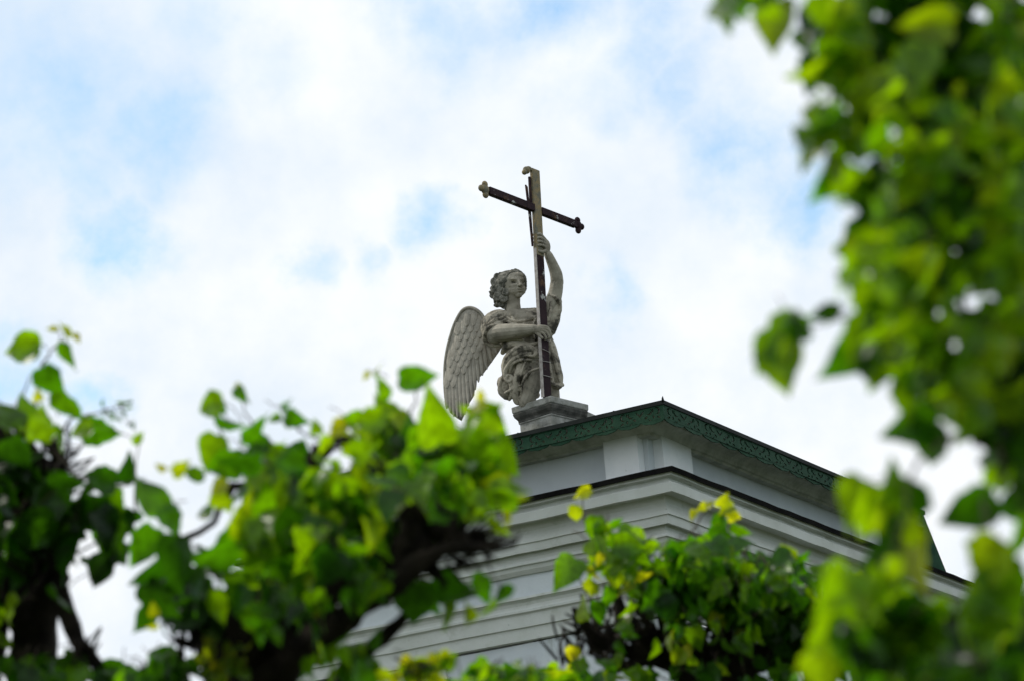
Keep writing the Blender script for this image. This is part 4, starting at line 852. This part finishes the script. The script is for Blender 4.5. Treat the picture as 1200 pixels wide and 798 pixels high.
T.blob(820, 650, 60, 30, 18, 26, 42, 'mgb', d=9.7); T.blob(720, 650, 30, 40, 14, 24, 38, 'gb', d=9.8); T.blob(920, 680, 60, 36, 20, 26, 42, 'mgb', d=9.7); T.blob(850, 730, 90, 30, 14, 22, 38, 'mgy', d=9.8)
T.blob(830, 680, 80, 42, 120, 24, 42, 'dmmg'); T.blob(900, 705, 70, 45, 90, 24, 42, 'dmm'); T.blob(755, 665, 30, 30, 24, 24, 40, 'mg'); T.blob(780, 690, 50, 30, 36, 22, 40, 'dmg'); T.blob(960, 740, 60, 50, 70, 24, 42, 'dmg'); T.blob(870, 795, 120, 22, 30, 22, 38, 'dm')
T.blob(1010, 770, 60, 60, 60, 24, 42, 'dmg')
T.done()

# --- near tree at the right (about 4 m away)
T = Tree('linden_tree', 'out-of-focus linden filling the right side close to the camera', 'tree', foot(1480, 4.7), 4.2)
T.stem(1430, 4.7, .105, 860)
T.limb([(1430, 900, 4.7), (1400, 700, 4.65), (1380, 500, 4.6), (1370, 250, 4.6), (1400, 0, 4.6), (1420, -200, 4.6), (1400, -330, 4.6)], [80, 70, 60, 44, 30, 16, 4])
T.limb([(1400, 620, 4.6), (1300, 560, 4.5), (1230, 535, 4.4), (1170, 520, 4.3), (1130, 500, 4.25)], [40, 26, 20, 14, 6]); T.limb([(1400, 800, 4.6), (1260, 775, 4.5), (1180, 760, 4.4), (1110, 740, 4.35), (1070, 700, 4.3)], [48, 36, 30, 24, 8])
T.limb([(1380, 380, 4.6), (1280, 300, 4.5), (1190, 240, 4.45), (1110, 190, 4.4), (1060, 110, 4.4), (1020, 40, 4.4)], [40, 26, 18, 12, 8, 5]); T.limb([(1390, 150, 4.6), (1260, 60, 4.5), (1150, -10, 4.45), (1000, -50, 4.4), (880, -40, 4.35)], [36, 22, 14, 9, 5])
for k in ((1150, 770, 40), (1190, 740, 40), (1110, 775, 34), (1230, 560, 30), (1200, 790, 50)): T.knot(k[0], k[1], 4.5, k[2], 9)
for (p, r) in (([(1100, 190, 4.3), (1020, 170, 4.3), (970, 165, 4.3)], 3), ([(1130, 500, 4.2), (1060, 420, 4.2), (1000, 370, 4.2), (930, 385, 4.2)], 3), ([(1130, 505, 4.1), (1075, 540, 4.1), (1060, 600, 4.1), (1040, 660, 4.1)], 3), ([(1170, 520, 4.2), (1175, 560, 4.2), (1150, 585, 4.2)], 2.6)): T.shoot(p, r)
for a in ((852, 18, 50, 250, 'g', 4.4), (868, 5, 44, 290, 'm', 4.4), (908, 30, 66, 262, 'b', 4.3), (885, -5, 50, 200, 'm', 4.4), (960, 85, 60, 215, 'b', 4.1), (1000, 40, 66, 250, 'd', 4.3), (985, 15, 60, 200, 'd', 4.4), (1000, 100, 54, 235, 'b', 4.1), (1010, 130, 56, 260, 'b', 4.1), (975, 150, 50, 230, 'b', 4.1), (950, 180, 48, 228, 'b', 4.1), (975, 205, 50, 240, 'm', 4.2), (965, 222, 46, 250, 'm', 4.2),
          (990, 215, 44, 265, 'b', 4.1), (1075, 80, 66, 250, 'b', 4.0), (1085, 30, 76, 180, 'b', 4.1), (1035, 110, 60, 265, 'b', 4.0), (1060, 220, 70, 250, 'b', 4.0), (1010, 290, 60, 180, 'g', 4.1), (1040, 290, 80, 210, 'b', 4.0), (1010, 320, 60, 190, 'g', 4.1), (1060, 290, 72, 20, 'b', 4.1), (1050, 360, 90, 270, 'b', 4.1), (1020, 350, 72, 255, 'b', 4.0), (1010, 400, 64, 240, 'b', 4.0),
          (972, 363, 30, 180, 'd', 4.2), (915, 392, 58, 225, 'g', 4.2, 10), (914, 432, 56, 285, 'b', 4.2, 10), (930, 388, 44, 190, 'm', 4.2, 10), (900, 412, 50, 235, 'g', 4.22, 20), (928, 420, 46, 270, 'b', 4.2, 15), (965, 368, 36, 190, 'm', 4.2, 10), (990, 415, 72, 235, 'm', 4.1), (1010, 425, 66, 285, 'm', 4.1), (1040, 420, 76, 230, 'b', 4.1), (1110, 330, 80, 250, 'b', 4.1), (1170, 250, 90, 250, 'b', 4.05), (1180, 180, 80, 240, 'b', 4.1), (1190, 330, 90, 270, 'b', 4.05), (1150, 420, 90, 250, 'b', 4.05), (1120, 460, 80, 300, 'b', 4.1),
          (1070, 500, 72, 190, 'm', 4.1), (1090, 520, 60, 260, 'm', 4.1), (1060, 470, 50, 280, 'b', 4.1), (1170, 470, 84, 200, 'b', 4.05), (1140, 490, 60, 250, 'g', 4.0),
          (1020, 600, 84, 262, 'b', 4.1), (1000, 590, 72, 250, 'b', 4.1), (1050, 565, 54, 110, 'g', 4.05), (1065, 590, 60, 255, 'm', 4.1), (1135, 597, 84, 212, 'd', 4.2), (1078, 660, 74, 268, 'y', 4.0, 60), (1070, 620, 40, 90, 'b', 4.0), (1015, 690, 90, 250, 'b', 4.1), (1000, 720, 90, 262, 'b', 4.1), (970, 750, 70, 240, 'b', 4.1), (1035, 660, 76, 200, 'd', 4.05), (1060, 740, 80, 300, 'g', 4.1), (985, 690, 60, 170, 'm', 4.1),
          (1160, 660, 76, 250, 'b', 4.0), (1180, 690, 70, 290, 'g', 4.0), (1150, 700, 60, 240, 'b', 4.05), (1195, 630, 60, 250, 'm', 4.0), (1110, 760, 70, 200, 'd', 4.2), (1200, 770, 80, 220, 'd', 4.2), (1180, 790, 80, 300, 'd', 4.1), (1030, 780, 70, 320, 'm', 4.1), (960, 790, 60, 280, 'b', 4.0), (1200, 580, 60, 90, 'm', 4.2)):
    T.one(a[0], a[1], min(a[2], 50 + a[2] * .28), a[3], a[4], a[5] + .1, dep=rnd.uniform(-30, 30), turn=a[6] if len(a) > 6 else rnd.uniform(-50, 50))
T.blob(1130, 170, 75, 115, 60, 44, 76, 'dddm', d=4.5); T.blob(1070, 60, 90, 90, 70, 44, 72, 'dmg', d=4.4); T.blob(1130, 330, 85, 110, 46, 46, 80, 'ddm', d=4.4); T.blob(1050, 250, 60, 90, 40, 44, 70, 'dmg', d=4.3); T.blob(1060, 400, 50, 60, 26, 44, 74, 'mg', d=4.2)
T.blob(1190, 450, 90, 60, 50, 46, 80, 'dmg', d=4.3); T.blob(1130, 775, 110, 50, 50, 44, 76, 'ddm', d=4.6); T.blob(1120, 730, 80, 36, 9, 46, 70, 'gb', d=4.15); T.blob(1120, 800, 100, 22, 12, 42, 64, 'dmg', d=4.1)
T.blob(1040, 745, 60, 50, 30, 44, 74, 'dmg', d=4.2); T.blob(1050, 600, 24, 50, 6, 44, 64, 'gb', d=4.2); T.blob(985, 60, 50, 60, 22, 40, 66, 'dm', d=4.4)
T.blob(1185, 60, 60, 90, 30, 44, 70, 'mgb', d=4.3); T.blob(1190, 300, 50, 120, 26, 44, 70, 'gbb', d=4.15); T.blob(1080, 150, 70, 90, 24, 40, 66, 'gbb', d=4.1); T.blob(1060, 330, 60, 70, 26, 44, 70, 'gb', d=4.1); T.blob(985, 130, 40, 60, 12, 36, 56, 'mgb', d=4.2); T.blob(1195, 520, 40, 60, 12, 44, 70, 'mg', d=4.3)
T.blob(930, 395, 22, 30, 5, 36, 56, 'mgb', d=4.2); T.blob(1010, 695, 40, 50, 6, 54, 78, 'b', d=4.05); T.blob(990, 40, 40, 50, 10, 44, 66, 'gb', d=4.2); T.blob(965, 170, 30, 50, 7, 38, 58, 'gb', d=4.15); T.blob(875, 0, 36, 30, 5, 44, 64, 'gb', d=4.3)
T.blob(1340, 200, 150, 250, 120, 46, 80, 'dmg', d=4.7); T.blob(1350, 620, 110, 170, 80, 46, 80, 'dmg', d=4.7); T.blob(1200, -170, 260, 130, 130, 46, 80, 'dmg', d=4.6); T.blob(930, -70, 90, 50, 30, 44, 70, 'mg', d=4.4)
T.blob(1500, 150, 170, 330, 230, 46, 80, 'dmgb', d=4.8); T.blob(1500, 560, 170, 180, 160, 46, 80, 'dmg', d=4.9); T.blob(1330, -260, 220, 120, 130, 46, 80, 'mgb', d=4.7); T.blob(1190, 180, 40, 120, 20, 40, 62, 'gbb', d=4.1); T.blob(1040, 330, 60, 90, 16, 44, 66, 'gbb', d=4.0); T.blob(1130, 400, 80, 70, 16, 44, 66, 'gbb', d=4.0); T.blob(1100, 440, 60, 50, 16, 40, 62, 'gb', d=4.1)
T.done()
